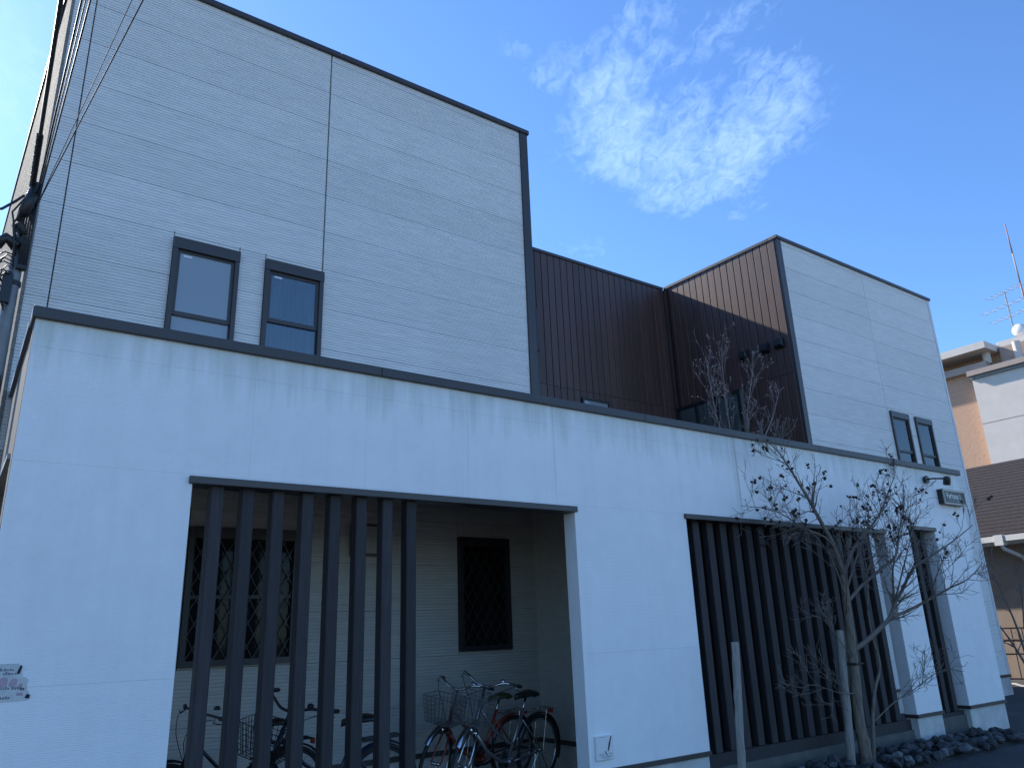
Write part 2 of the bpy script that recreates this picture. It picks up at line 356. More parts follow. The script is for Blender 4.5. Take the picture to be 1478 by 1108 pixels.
# solid bodies
m = MB(); yb = 15.0; xl = .145; xlb = .145+FL*(yb-B)
top = [(xl, B+.03, 0), (5.66, B+.03, 0), (5.66, yb, 0), (xlb, yb, 0)]
m.prism(top, (0, 0, 0), (0, 0, 8.078)); leftw = m.build('left_wall', 'core', bld)
m = MB(); m.prism([(11.31, B+.03, 0), (16.70, B+.03, 0), (16.70, yb, 0), (11.05, yb, 0), (11.215, 9.94, 0)], (0, 0, 0), (0, 0, 8.078)); rightw = m.build('right_wall', 'core', bld)
m = MB(); m.box(5.67, 11.20, 9.95, yb, 0, 8.078); recw = m.build('recess_wall', 'core', bld)
rowcols = [('l', leftw, [(.155, .335), (.341, 2.79), (2.80, 5.555)]), ('r', rightw, [(11.42, 14.06), (14.064, 16.64)])]
for side, par, cols in rowcols:
    for za, zb in zip(LEV, LEV[1:]):
        for ci, (xa, xb) in enumerate(cols):
            if side == 'r' and zb < 3.2 and xb < 11.6: continue
            g_ = .004 if (side == 'l' and ci) else .002
            for (p, q, c, d) in cells(xa, xb, za, zb, WINL+WINP+WINR):
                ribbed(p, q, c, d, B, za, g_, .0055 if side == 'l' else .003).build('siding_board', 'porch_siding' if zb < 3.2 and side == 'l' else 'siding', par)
# corner trims
box('corner_trim', 'trim', leftw, 5.555, 5.672, B-.02, B+.03, 3.0, 8.07)
box('corner_trim', 'trim', leftw, 5.6605, 5.674, B-.0195, B+.22, 3.0, 8.07)
box('corner_trim', 'trim', rightw, 11.30, 11.42, B-.015, B+.03, 2.5, 8.07)
box('corner_trim', 'white_paint', rightw, 16.64, 16.712, B-.01, B+.03, .36, 8.07)
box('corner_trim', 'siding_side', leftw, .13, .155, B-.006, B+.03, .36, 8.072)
# rough left face, courses of boards seen edge on
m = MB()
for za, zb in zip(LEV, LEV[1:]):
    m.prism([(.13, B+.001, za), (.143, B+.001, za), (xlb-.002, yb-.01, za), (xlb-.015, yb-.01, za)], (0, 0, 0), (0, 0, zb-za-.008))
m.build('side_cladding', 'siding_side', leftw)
# roof edge copings
def coping_run(par, pts, w0, w1, z0, z1, name='roof_coping'):
    for (a, b) in zip(pts, pts[1:]):
        a = Vector((*a, 0)); b = Vector((*b, 0)); t = (b-a).normalized(); nrm = Vector((t.y, -t.x, 0))
        MB().prism([a+nrm*w0+Vector((0, 0, z0)), b+nrm*w0+Vector((0, 0, z0)), b-nrm*w1+Vector((0, 0, z0)), a-nrm*w1+Vector((0, 0, z0))], (0, 0, 0), (0, 0, z1-z0)).build(name, 'trim', par)
coping_run(leftw, [(.10, B), (2.9, B)], .035, .14, 8.075, 8.135); coping_run(leftw, [(2.903, B), (5.70, B)], .035, .14, 8.075, 8.135)
coping_run(leftw, [(5.70, B+.141), (5.70, yb)], .0, .14, 8.076, 8.134)
coping_run(leftw, [(xlb-.03, yb), (.10, B+.141)], .0, .12, 8.076, 8.134)
coping_run(rightw, [(11.27, B), (14.0, B)], .035, .14, 8.075, 8.13); coping_run(rightw, [(14.003, B), (16.75, B)], .035, .14, 8.075, 8.13)
coping_run(rightw, [(11.175, 9.90), (11.28, B+.141)], .012, .12, 8.076, 8.128)
coping_run(recw, [(5.71, 9.93), (11.16, 9.93)], .02, .14, 8.075, 8.13)
# recess: vertical planks, each its own piece
PZ = 5.52
def plank_mesh(w, h, name, shade='plank'):
    m = MB(); d = .016; b = .010
    prof = [(0, d), (b*.4, .004), (b, 0), (w-b, 0), (w-b*.4, .004), (w, d)]
    m.add([(x, y, z) for z in (0, h) for x, y in prof], [(i, i+1, 7+i, 6+i) for i in range(5)]+[(0, 6, 11, 5), (5, 4, 3, 2, 1, 0), (6, 7, 8, 9, 10, 11)])
    return m.mesh(name, shade)
PW = .152
me_u = plank_mesh(PW-.006, 8.07-PZ-.008, 'plank_upper'); me_l = plank_mesh(PW-.006, PZ-2.6, 'plank_lower')
def place_plank(me, par, p, rz):
    o = bpy.data.objects.new('plank', me); COL.objects.link(o); o.parent = par; o.location = Vector(p)-ORIG[par.name]; o.rotation_euler = (0, 0, rz)
for i in range(int((11.17-5.68)/PW)):
    x = 11.17-(i+1)*PW
    place_plank(me_u, recw, (x, 9.93, PZ+.008), 0); place_plank(me_l, recw, (x, 9.93, 2.6), 0)
sa = Vector((11.30, B+.03, 0)); sb = Vector((11.198, 9.925, 0)); dv = (sb-sa).normalized(); L = (sb-sa).length
rz = math.atan2(-dv.y, -dv.x)
SW0, SW1 = 8.43, 9.90
for i in range(int(L/PW)+1):
    p = sa+dv*min(L, (i+1)*PW); p.x -= .014
    place_plank(me_u, rightw, (p.x, p.y, PZ+.008), rz)
    if p.y-PW*.2 < SW0: place_plank(me_l, rightw, (p.x, p.y, 2.6), rz)
box('recess_trim', 'trim', recw, 11.165, 11.19, 9.885, 9.93, 2.6, 8.072)

def window(par, x0, x1, z0, z1, rail, glass='glass', curtain='curtain_dim', fw=.042, head=.11, sash=True, sticker=True, y=B, open_low=False):
    w = MB().box(x0, x0+fw, y-.035, y+.03, z0, z1).box(x1-fw, x1, y-.035, y+.03, z0, z1).box(x0+fw, x1-fw, y-.035, y+.03, z0, z0+fw).box(x0-.002, x1+.002, y-.042, y+.028, z1-head, z1+.003).build('window', 'trim', par)
    a0, a1, b1 = x0+fw, x1-fw, z1-head
    # two sashes with their panes
    up_ = MB().box(a0, a0+.03, y-.008, y+.018, rail-.02, b1).box(a1-.03, a1, y-.008, y+.018, rail-.02, b1).box(a0+.03, a1-.03, y-.008, y+.018, b1-.03, b1).box(a0+.03, a1-.03, y-.012, y+.018, rail-.025, rail+.02)
    up_.build('sash', 'trim', w)
    MB().box(a0+.03, a1-.03, y+.000, y+.005, rail+.02, b1-.03).build('pane', glass, w)
    MB().box(a0+.012, a1-.012, y+.010, y+.014, z0+fw, rail-.0255).build('pane', glass, w)
    cm = MB(); k = 22; vs = []
    for i in range(k+1):
        t = i/k; vs += [(a0+(a1-a0)*t, y+.0225+.0035*sin(t*21), z0), (a0+(a1-a0)*t, y+.0225+.0035*sin(t*21), b1)]
    cm.add(vs, [(2*i, 2*i+2, 2*i+3, 2*i+1) for i in range(k)]); cm.build('curtain', curtain, w)
    if sticker: MB().box(a0+.06, a0+.14, y-.0015, y-.0005, b1-.065, b1-.045).build('sticker', 'sticker', w)
    return w
window(leftw, *WINL[0], 4.43, 'frosted'); window(leftw, *WINL[1], 4.55, 'glass')
for w_ in WINR: window(rightw, *w_, 4.45, 'glass', 'curtain_dim', sticker=False)
# little caulked slits above the left windows
for x in (1.285, 1.912, 2.178): box('caulk_line', 'core', leftw, x-.004, x+.004, B-.001, B+.004, 5.205, 5.275)
# recess windows
w = MB().box(8.74, 9.40, 9.895, 9.93, 5.36, 5.40).box(8.74, 8.78, 9.895, 9.93, 4.6, 5.36).box(9.36, 9.40, 9.895, 9.93, 4.6, 5.36).build('window', 'metal_dark', recw)
box('pane', 'frosted', w, 8.78, 9.36, 9.915, 9.921, 4.6, 5.36)
def xat(y): return 11.30+(11.198-11.30)*(y-B-.03)/(9.925-B-.03)-.016
w = MB()
for ya in (8.43, 8.93, 9.40, 9.84): w.box(xat(ya)-.025, xat(ya)+.02, ya, ya+.04, 3.4, 5.46)
w.prism([(xat(8.43)-.03, 8.43, 5.46), (xat(8.43)+.02, 8.43, 5.46), (xat(9.88)+.02, 9.88, 5.46), (xat(9.88)-.03, 9.88, 5.46)], (0, 0, 0), (0, 0, .055))
w = w.build('window', 'metal_dark', rightw)
for ya, yb_ in ((8.48, 8.93), (8.98, 9.40), (9.45, 9.84)):
    MB().prism([(xat(ya)-.006, ya, 3.4), (xat(ya), ya, 3.4), (xat(yb_), yb_, 3.4), (xat(yb_)-.006, yb_, 3.4)], (0, 0, 0), (0, 0, 2.06)).build('pane', 'glass', w)
    cm = MB(); k = 18; vs = []
    for i in range(k+1):
        t = i/k; y = ya+(yb_-ya)*t
        for z in (3.4, 5.46): vs.append((xat(y)+.010+.004*sin(t*26), y, z))
    cm.add(vs, [(2*i, 2*i+1, 2*i+3, 2*i+2) for i in range(k)]); cm.build('curtain', 'curtain', w)
# vent hoods
for y in (8.20, 7.77, 7.47):
    x = xat(y); v = MB(); s_ = .082
    ring = lambda xx, s, dz=0: [(xx, y-s, 6.10-s+dz), (xx, y+s, 6.10-s+dz), (xx, y+s, 6.10+s), (xx, y-s, 6.10+s)]
    v.add(ring(x, s_)+ring(x-.035, s_)+ring(x-.085, s_*.86, .025), [(0, 1, 5, 4), (1, 2, 6, 5), (2, 3, 7, 6), (3, 0, 4, 7), (4, 5, 9, 8), (5, 6, 10, 9), (6, 7, 11, 10), (7, 4, 8, 11), (8, 9, 10, 11)])
    h = v.build('vent_hood', 'metal_dark', rightw)
    MB().box(x-.014, x, y-.092, y+.092, 6.008, 6.192).build('flange', 'metal_dark', h)
# drain pipe in the recess corner
MB().tube([(5.735, 7.33, 2.6), (5.735, 7.33, 5.48), (5.72, 7.45, 5.52)], .035, 10).build('drain_pipe', 'trim', leftw, smooth=True)
for z in (4.9, 3.9): MB().lathe([(.045, -.02), (.045, .02)], (5.735, 7.33, z)).build('pipe_clip', 'metal_dark', leftw)
# porch wall: base flashing, plinth
box('base_flashing', 'trim', leftw, .15, 5.50, B-.02, B+.02, .315, .36); box('plinth', 'painted_base', leftw, .16, 5.50, B+.004, B+.03, .0, .315)
box('base_flashing', 'trim', rightw, 11.5, 16.72, B-.02, B+.02, .315, .36); box('plinth', 'painted_base', rightw, 11.5, 16.705, B+.004, B+.03, -.01, .315)

def grille_window(par, x0, x1, z0, z1, gm='dark_glass', head=.10, y=B, cur=None, bar=.006, pit=.115, mullion=True):
    w = MB().box(x0, x0+.045, y-.05, y+.03, z0, z1).box(x1-.045, x1, y-.05, y+.03, z0, z1).box(x0+.045, x1-.045, y-.05, y+.03, z0, z0+.05).box(x0+.045, x1-.045, y-.06, y+.03, z1-head, z1)
    if mullion: w.box((x0+x1)/2-.02, (x0+x1)/2+.02, y-.03, y+.03, z0+.05, z1-head)
    w = w.build('window', 'metal_dark', par)
    box('pane', gm, w, x0+.045, x1-.045, y+.0, y+.006, z0+.05, z1-head)
    box('interior', cur or 'interior', w, x0+.045, x1-.045, y+.02, y+.028, z0+.05, z1-head)
    if mullion: box('rail', 'metal_dark', w, x0+.0455, x1-.0455, y-.02, y-.002, (z0+z1)/2-.03, (z0+z1)/2+.0)
    gb = MB(); a0, a1, c0, c1 = x0+.045, x1-.045, z0+.05, z1-head; H = (c1-c0); rise = 1.75
    for sgn in (1, -1):
        i = -40
        while i < 60:
            # line: x = xs + sgn*(z-c0)/rise
            xs = a0+i*pit; pts = []
            for z in (c0, c1):
                pts.append((xs+sgn*(z-c0)/rise, z))
            (xa, za), (xb, zb) = pts
            def clip(lim, keep_ge, xa, za, xb, zb):
                ina = (xa >= lim) if keep_ge else (xa <= lim); inb = (xb >= lim) if keep_ge else (xb <= lim)
                if not ina and not inb: return None
                if ina and inb: return xa, za, xb, zb
                t = (lim-xa)/(xb-xa); xm, zm = lim, za+(zb-za)*t
                return (xm, zm, xb, zb) if not ina else (xa, za, xm, zm)
            r = clip(a0, True, xa, za, xb, zb); r = clip(a1, False, *r) if r else None
            if r and abs(r[1]-r[3]) > .02: gb.tube([(r[0], y-.03-.004*sgn, r[1]), (r[2], y-.03-.004*sgn, r[3])], bar, 4)
            i += 1
    gb.build('grille', 'metal_dark', w)
    return w
grille_window(leftw, *WINP[0], gm='porch_glass', cur='curtain_dim', bar=.005)
grille_window(leftw, *WINP[1], mullion=False, bar=.005)
w = MB().box(3.20, 3.485, B-.07, B-.0, 2.226, 2.54).build('porch_light', 'metal_dark', leftw); box('cover', 'lamp_face', w, 3.225, 3.46, B-.078, B-.069, 2.25, 2.515)
box('caulk_line', 'caulk', leftw, 2.44, 2.47, B-.003, B+.01, .37, 1.25)

# ------------------------------------------------------------------ front wall
fwall = thing('front_wall', (6, F, 0), 'white painted low front wall with slatted openings and dark metal coping', 'wall')
OPEN = [(1.212, 4.478, -1, 2.50), (5.93, 9.59, -1, 2.515), (10.19, 10.875, -1, 2.60)]
core = MB()
for (p, q, c, d) in cells(.205, 11.86, .33, 3.41, OPEN): core.box(p, q, F+.017, F+.155, c, d)
core.build('wall_core', 'front_paint', fwall)
xs = [.198]+[1.575+.865*k for k in range(0, 12)]+[11.872]; xs = [x for x in xs if x <= 11.872]
zs = [.345, 1.255, 2.515, 3.232, 3.412]
rows = list(zip(zs, zs[1:]))
for za, zb in rows:
    if za > 2: colsx = list(zip(xs, xs[1:]))
    else: colsx = [(.198, 11.872)]
    for xa, xb in colsx:
        for (p, q, c, d) in cells(xa, xb, za, zb, OPEN):
            e = .0003; MB().bbox(p+(e if p > .2 else 0), q-e, F, F+.02, c+e, d-e, .0007).build('wall_panel', 'front_paint', fwall)
# piers: painted base and dark flashing
for (a, b) in ((.198, 1.212), (4.478, 5.93), (9.59, 10.19), (10.875, 11.872)):
    MB().bbox(a-.008, b+.01, F-.018, F+.16, .312, .352, .003).build('base_flashing', 'trim', fwall)
    box('plinth', 'painted_base', fwall, a+.012, b-.008, F+.012, F+.15, -.02, .312)
for (a, b, z) in ((1.188, 4.50, 2.50), (5.905, 9.61, 2.515), (10.17, 10.895, 2.60)):
    MB().bbox(a, b, F-.024, F+.16, z-.048, z+.002, .003).build('lintel_trim', 'trim', fwall)
for a, b in ((.175, 2.55), (2.553, 5.45), (5.453, 8.4), (8.403, 11.93)):
    MB().bbox(a, b, F-.03, F+.19, 3.410, 3.486, .004).build('coping', 'trim', fwall)
# return wall on the left with a side opening
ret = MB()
ret.box(.1955, .204, F+.021, F+.1565, .353, 3.409)  # dark skin over the white wall end, standing in for shade
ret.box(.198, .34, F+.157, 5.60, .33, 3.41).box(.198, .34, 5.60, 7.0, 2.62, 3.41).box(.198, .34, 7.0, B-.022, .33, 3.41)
ret.build('return_wall', 'return_shade', fwall)
box('coping', 'trim', fwall, .172, .37, F+.191, B-.023, 3.411, 3.485)
box('lintel_trim', 'brass', fwall, .180, .35, 5.61, 6.99, 2.585, 2.619)
# porch side wall and roof deck
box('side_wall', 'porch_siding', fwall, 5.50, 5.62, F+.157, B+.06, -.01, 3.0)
box('base_flashing', 'trim', fwall, 5.482, 5.50, F+.157, B-.021, .315, .36)
box('porch_roof', 'trim', fwall, .345, 5.63, F+.157, B-.001, 3.0, 3.14)

# slat screens
def slats(name, label, x0, n, pitch, w, y0, y1, z0, z1, extra=None):
    t = thing(name, (x0+n*pitch/2, (y0+y1)/2, 0), label, 'screen')
    for i in range(n):
        x = x0+i*pitch+R_.uniform(-.004, .004); tw = R_.uniform(-.004, .004)
        m = MB().bbox(x, x+w, y0+tw, y1+tw, z0, z1+R_.uniform(-.003, .003), .006); m.build('slat', 'slat', t)
    return t
slats('slat_screen', 'row of eight dark timber slats standing before the bicycle porch', 1.348, 8, .2107, .086, 5.325, 5.425, .06, 2.458)
s2 = slats('slat_screen', 'wide dark timber slat screen behind the bare tree', 6.135, 16, .2115, .10, 5.385, 5.46, .295, 2.47)
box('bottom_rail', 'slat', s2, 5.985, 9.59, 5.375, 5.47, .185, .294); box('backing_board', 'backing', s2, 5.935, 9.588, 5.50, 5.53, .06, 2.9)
box('side_post', 'slat', s2, 5.985, 6.045, 5.376, 5.472, .295, 2.47)
s3 = slats('slat_screen', 'narrow dark timber slat screen between the two right-hand piers', 10.235, 3, .2115, .10, 5.37, 5.44, .295, 2.56)
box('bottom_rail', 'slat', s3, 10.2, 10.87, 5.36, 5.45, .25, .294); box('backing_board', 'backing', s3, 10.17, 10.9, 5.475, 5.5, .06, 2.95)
box('opening_sill', 'sill', fwall, 5.94, 9.585, 5.35, 5.49, -.02, .184); box('opening_sill', 'sill', fwall, 10.195, 10.872, 5.345, 5.47, -.02, .249)

# ------------------------------------------------------------------ fixtures on the front wall
def text_mesh(name, body, size, m, parent, loc, extr=.002, italic=0.0, bold=0.0, sx=1.0):
    cu_ = bpy.data.curves.new(name, 'FONT'); cu_.body = body; cu_.size = size; cu_.extrude = extr; cu_.shear = italic; cu_.offset = bold
    t = bpy.data.objects.new(name+'_tmp', cu_); COL.objects.link(t)
    dg = bpy.context.evaluated_depsgraph_get(); dg.update()
    me = bpy.data.meshes.new_from_object(t.evaluated_get(dg)); bpy.data.objects.remove(t)
    me.transform(Matrix.Translation(Vector(loc)-ORIG[parent.name]) @ Matrix.Rotation(pi/2, 4, 'X') @ Matrix.Diagonal((sx, 1, 1, 1)))
    me.materials.clear(); me.materials.append(M[m]); o = bpy.data.objects.new(name, me); COL.objects.link(o); o.parent = parent; ORIG[o.name] = ORIG[parent.name]; return o
sg = thing('name_sign', (11.47, F, 2.93), 'small dark framed name sign with pale lettering below the wall lamp', 'sign')
YS = F-.085
MB().box(11.165, 11.775, F-.075, F-.0, 2.945, 3.15).build('case', 'metal_dark', sg)
MB().box(11.160, 11.780, YS-.006, YS+.0095, 3.122, 3.155).box(11.160, 11.780, YS-.006, YS+.0095, 2.94, 2.962).box(11.160, 11.178, YS-.006, YS+.0095, 2.962, 3.122).box(11.762, 11.780, YS-.006, YS+.0095, 2.962, 3.122).build('frame', 'brass', sg)
MB().box(11.178, 11.762, YS+.0, YS+.0098, 2.962, 3.122).build('panel', 'sign_board', sg)
text_mesh('lettering', 'Various i', .118, 'sign_letter', sg, (11.225, YS-.001, 3.024), bold=.002, sx=.98)
lr = random.Random(3); sm = MB(); x = 11.245
while x < 11.71:
    w_ = lr.uniform(.006, .016); h_ = lr.uniform(.012, .024)
    if lr.random() > .22: sm.box(x, x+w_*.6, YS-.003, YS-.0003, 2.982, 2.982+h_); sm.box(x, x+w_, YS-.003, YS-.0003, 2.982+h_*.5, 2.982+h_*.5+.004)
    x += w_+.008
sm.build('small_lettering', 'sign_letter', sg)
lp = thing('wall_lamp', (11.1, F, 3.24), 'dark wall lamp with round mount and sideways arm above the name sign', 'lamp')
MB().lathe([(.055, .0), (.055, .02), (.04, .05)][::-1], (10.875, F-.05, 3.262), 'y', 20).build('mount', 'metal_dark', lp, smooth=False)
MB().tube([(10.875, F-.045, 3.262), (10.87, F-.12, 3.262), (10.865, F-.27, 3.235), (10.863, F-.31, 3.225)], .011, 8).build('arm', 'metal_dark', lp, smooth=True)
a = Vector((10.863, F-.315, 3.245)); b = Vector((10.885, F-.285, 3.15))
MB().tube([a+(a-b)*.12, a, a+(b-a)*.25, b, b+(b-a)*.02], [.022, .040, .046, .046, .040], 16).build('shade', 'metal_dark', lp, smooth=False)
pq = thing('plaque', (4.635, F, .42), 'small white square plaque with a black pen drawing near the pier foot', 'plaque')
MB().bbox(4.54, 4.732, F-.024, F+.0, .422, .606, .004).build('plate', 'plaque', pq)
yp = F-.0255
pen = MB().add([(4.712, yp, .596), (4.702, yp, .598), (4.676, yp, .545), (4.664, yp, .505), (4.660, yp, .485), (4.672, yp, .490), (4.686, yp, .520), (4.700, yp, .565)], [tuple(range(8))])
pen.add([(4.628, yp, .49), (4.640, yp, .488), (4.650, yp, .468), (4.656, yp, .455), (4.648, yp, .455), (4.640, yp, .470)], [tuple(range(6))]); pen.build('drawing', 'ink', pq)
sc = MB(); pr = random.Random(5)
for row, (xa, xb, zc_, amp) in enumerate(((4.567, 4.625, .466, .008), (4.665, 4.715, .468, .008), (4.585, 4.712, .449, .006), (4.61, 4.68, .437, .003), (4.556, 4.665, .597, .0015))):
    k = int((xb-xa)/.0035); pts = [(xa+(xb-xa)*i/k, yp, zc_+amp*sin(i*1.9)*pr.uniform(.4, 1)) for i in range(k+1)]
    sc.tube(pts, .0011, 3)
sc.build('script', 'ink_grey', pq)
po = thing('torn_poster', (.35, F, 1.18), 'torn faded poster with pinkish print peeling off the white wall', 'poster')
ol = [(.13, 1.183), (.325, 1.184), (.40, 1.186), (.452, 1.187), (.468, 1.197), (.458, 1.222), (.445, 1.245), (.44, 1.275), (.446, 1.292), (.432, 1.308), (.418, 1.312), (.410, 1.330), (.402, 1.352), (.388, 1.382), (.30, 1.384), (.13, 1.386)]
ol = [(max(x, .205), z) for x, z in ol[1:-1]]; ol = [(.205, 1.183)]+ol+[(.205, 1.386)]
MB().prism([(x, F-.0008, z) for x, z in ol], (0, -.0012, 0), (0, 0, 0)).build('sheet', 'paper', po)
pm = MB(); py = F-.0024
for cx, cz, rr in ((.325, 1.285, .030), (.375, 1.282, .024), (.41, 1.265, .015)):
    ring = [(cx+rr*(.7+.45*((t*7) % 5)/5)*cos(t*.5236), py, cz+rr*(.75+.4*((t*11) % 6)/6)*sin(t*.5236)) for t in range(12)]; pm.add(ring+[(cx, py, cz)], [(i, (i+1) % 12, 12) for i in range(12)])
pm.add([(.395, py, 1.215), (.43, py, 1.213), (.425, py, 1.23), (.397, py, 1.231)], [(0, 1, 2, 3)]); pm.build('print', 'paper_pink', po)
pm = MB(); qr = random.Random(2)
for (xa, xb, z) in ((.30, .36, 1.345), (.32, .39, 1.325), (.31, .36, 1.25), (.37, .42, 1.247), (.41, .43, 1.24), (.30, .37, 1.2)):
    x = xa
    while x < xb: w_ = qr.uniform(.004, .012); pm.box(x, x+w_, py-.0002, py, z, z+qr.uniform(.006, .016)); x += w_+.003
pm.build('lettering', 'paper_grey', po)
cur = MB().add([(.384, F-.003, 1.330), (.398, F-.003, 1.328), (.406, F-.022, 1.366), (.396, F-.02, 1.376)], [(0, 1, 2, 3)]).add([(.438, F-.003, 1.20), (.458, F-.003, 1.197), (.462, F-.02, 1.216), (.445, F-.018, 1.222)], [(0, 1, 2, 3)])
cur.build('peeling_corner', 'ink', po)

# ------------------------------------------------------------------ service pole and cables at the left corner
pl = thing('service_pole', (.065, 6.85, 0), 'slim grey steel service pole with cable gear beside the building corner', 'pole')
PX, PY = .062, 6.85
MB().tube([(PX, PY, 0), (PX, PY, 4.3), (PX+.004, PY, 5.0)], [.052, .048, .044], 12).build('shaft', 'metal_grey', pl, smooth=True)
MB().bbox(PX+.0, PX+.075, PY-.075, PY-.02, 4.36, 5.02, .006).build('cable_duct', 'metal_dark', pl)
for i in range(4): MB().tube([(PX+.012+.017*i, PY-.079, 4.4), (PX+.012+.017*i, PY-.079, 5.0)], .006, 6).build('cable_run', 'cable', pl, smooth=True)
for z in (4.25, 4.62): MB().lathe([(.058, -.018), (.058, .018)], (PX, PY, z), 'z', 14).build('clamp', 'metal_dark', pl)
MB().tube([(PX-.03, PY-.02, 4.80), (PX-.01, PY-.10, 4.86), (PX+.05, PY-.12, 5.12)], [.03, .045, .04], 10).build('cable_closure', 'metal_dark', pl, smooth=True)
MB().tube([(PX-.02, PY-.06, 4.55), (PX-.10, PY-.08, 4.60), (PX-.15, PY-.09, 4.52)], [.05, .042, .045], 10).build('cable_closure', 'metal_dark', pl, smooth=True)
MB().tube([(PX-.06, PY-.06, 4.70), (PX-.02, PY-.08, 4.74), (PX+.01, PY-.08, 4.66)], [.03, .04, .03], 10).build('insulator', 'cable', pl, smooth=True)
MB().box(PX-.075, PX-.005, PY-.10, PY-.05, 4.05, 4.30).build('terminal_box', 'metal_dark', pl)
hr = random.Random(4)
for i in range(7):
    z0 = 4.28+.03*i; a = hr.uniform(.06, .16)
    pts = [(PX-.02, PY-.09, z0)]+[(PX-.02-a*sin(t*.5), PY-.09-.04*sin(t), z0+.05-.11*t*hr.uniform(.7, 1.1)*.5) for t in (1, 2, 3, 4, 5)]+[(PX-.03, PY-.09, z0-.3)]
    MB().tube(pts, .006, 5).build('loose_cable', 'cable', pl, smooth=True)
for i in range(3):
    z0 = 4.5+.1*i; MB().tube([(PX-.01, PY-.1, z0+.3), (PX-.05-.02*i, PY-.11, z0+.12), (PX-.02, PY-.1, z0-.15)], .008, 5).build('loose_cable', 'cable', pl, smooth=True)
def cable(p, q, r, label, sag=0.0, ext=-8, twist=None, group='overhead service cables'):
    p = Vector(p); q = Vector(q); d = (q-p)/(q.y-p.y); e = p+d*(ext-p.y); pts = []
    for i in range(33):
        t = i/32; x = p.lerp(e, t); x.z -= sag*4*t*(1-t); pts.append(x)
    m = MB().tube(pts, r, 7); 
    if twist:
        tw = [];
        for i in range(260):
            t = i/259*.05; x = p.lerp(e, t); x.z -= sag*4*t*(1-t); w = i*.62; tw.append(x+Vector((cos(w), 0, sin(w)))*(r+twist*.7))
        m.tube(tw, twist, 5)
    o = m.build('cable', 'cable', None, loc=p, smooth=True); return tag(o, label, 'cable')
def rp(u, v, y): return (u*y, y, 1.45+v*y)
cable((.075, 6.76, 5.10), rp(.006, .824, 4.6), .015, 'thick black service cable with spiral wrap rising from the service pole', twist=.006)
cable((.115, 6.78, 5.02), rp(.029, .837, 4.6), .0065, 'medium black cable beside the thick wrapped cable')
cable((.125, 6.78, 5.02), rp(.0335, .840, 4.6), .004, 'thinner black cable running close along the building corner')
cable((.135, 6.78, 5.01), rp(.039, .843, 4.6), .006, 'medium black cable over the corner joint of the siding')
cable((.118, 6.83, 4.92), rp(.102, .876, 4.6), .0045, 'thin black wire crossing the white upper wall, the steeper dark one')
cable((.112, 6.83, 4.88), rp(.088, .868, 4.6), .0028, 'hair-thin wire running beside the thin black wire')
o = MB().tube([(.03, 6.76, 5.0), (-.02, 6.7, 4.9), (-.10, 6.65, 4.78), (-.20, 6.6, 4.74), (-.32, 6.5, 4.60), (-.6, 6.3, 4.5), (-1.2, 5.6, 4.7), (-3, 3, 5.6)], .011, 7).build('cable', 'cable', None, loc=(.03, 6.76, 5.0), smooth=True)
tag(o, 'black cable looping away from the service pole into the open sky', 'cable')

# ------------------------------------------------------------------ trees
def crand(r, s): return Vector((r.gauss(0, s), r.gauss(0, s), r.gauss(0, s)))
def spline(pts, k=4):
    pts = [Vector(p) for p in pts]; out = []
    for i in range(len(pts)-1):
        p0 = pts[max(i-1, 0)]; p1 = pts[i]; p2 = pts[i+1]; p3 = pts[min(i+2, len(pts)-1)]
        for j in range(k):
            t = j/k; out.append(.5*((2*p1)+(p2-p0)*t+(2*p0-5*p1+4*p2-p3)*t*t+(3*p1-p0-3*p2+p3)*t**3))
    out.append(pts[-1]); return out
def grow(mb, r, pts, rad0, rad1, level, tips, clampf, maxl=3, dens=1.0, lenf=1.0, upb=.12):
    n = len(pts); rad = [rad0+(rad1-rad0)*(i/(n-1)) for i in range(n)]
    mb.tube(pts, rad, 7 if level == 0 else (5 if level == 1 else 3), cap=level == 0)
    total = sum((pts[i+1]-pts[i]).length for i in range(n-1))
    if level >= maxl: tips.append(pts[-1]); return
    cnt = max(2, int(total*(7, 10, 13)[min(level, 2)]*dens))
    for c in range(cnt):
        t = r.uniform(.22 if level == 0 else .1, 1.0)**.85; f = t*(n-1); i = min(int(f), n-2); p = pts[i].lerp(pts[i+1], f-i)
        d = (pts[i+1]-pts[i]).normalized(); ax = d.orthogonal().normalized(); ax.rotate(Quaternion(d, r.uniform(0, 2*pi)))
        nd = (d*cos(.75)+ax*sin(r.uniform(.5, .95))).normalized(); nd.z += upb; nd.normalize()
        ln = lenf*(.62, .34, .15)[min(level, 2)]*r.uniform(.4, 1.15)*(1.15-.55*t)
        k = 5 if level < 2 else 4; q = [p]; cd_ = nd.copy()
        for s in range(k):
            cd_ = (cd_+crand(r, .16)+Vector((0, 0, upb*.35))).normalized(); q.append(clampf(q[-1]+cd_*ln/k))
        rr = rad[i]*(.5, .5, .55)[min(level, 2)]; rr = max(rr, .0026)
        grow(mb, r, q, min(rr, (.012, .0062, .0036)[min(level, 2)]), .0018, level+1, tips, clampf, maxl, dens, lenf, upb)
    tips.append(pts[-1])
ICO = None
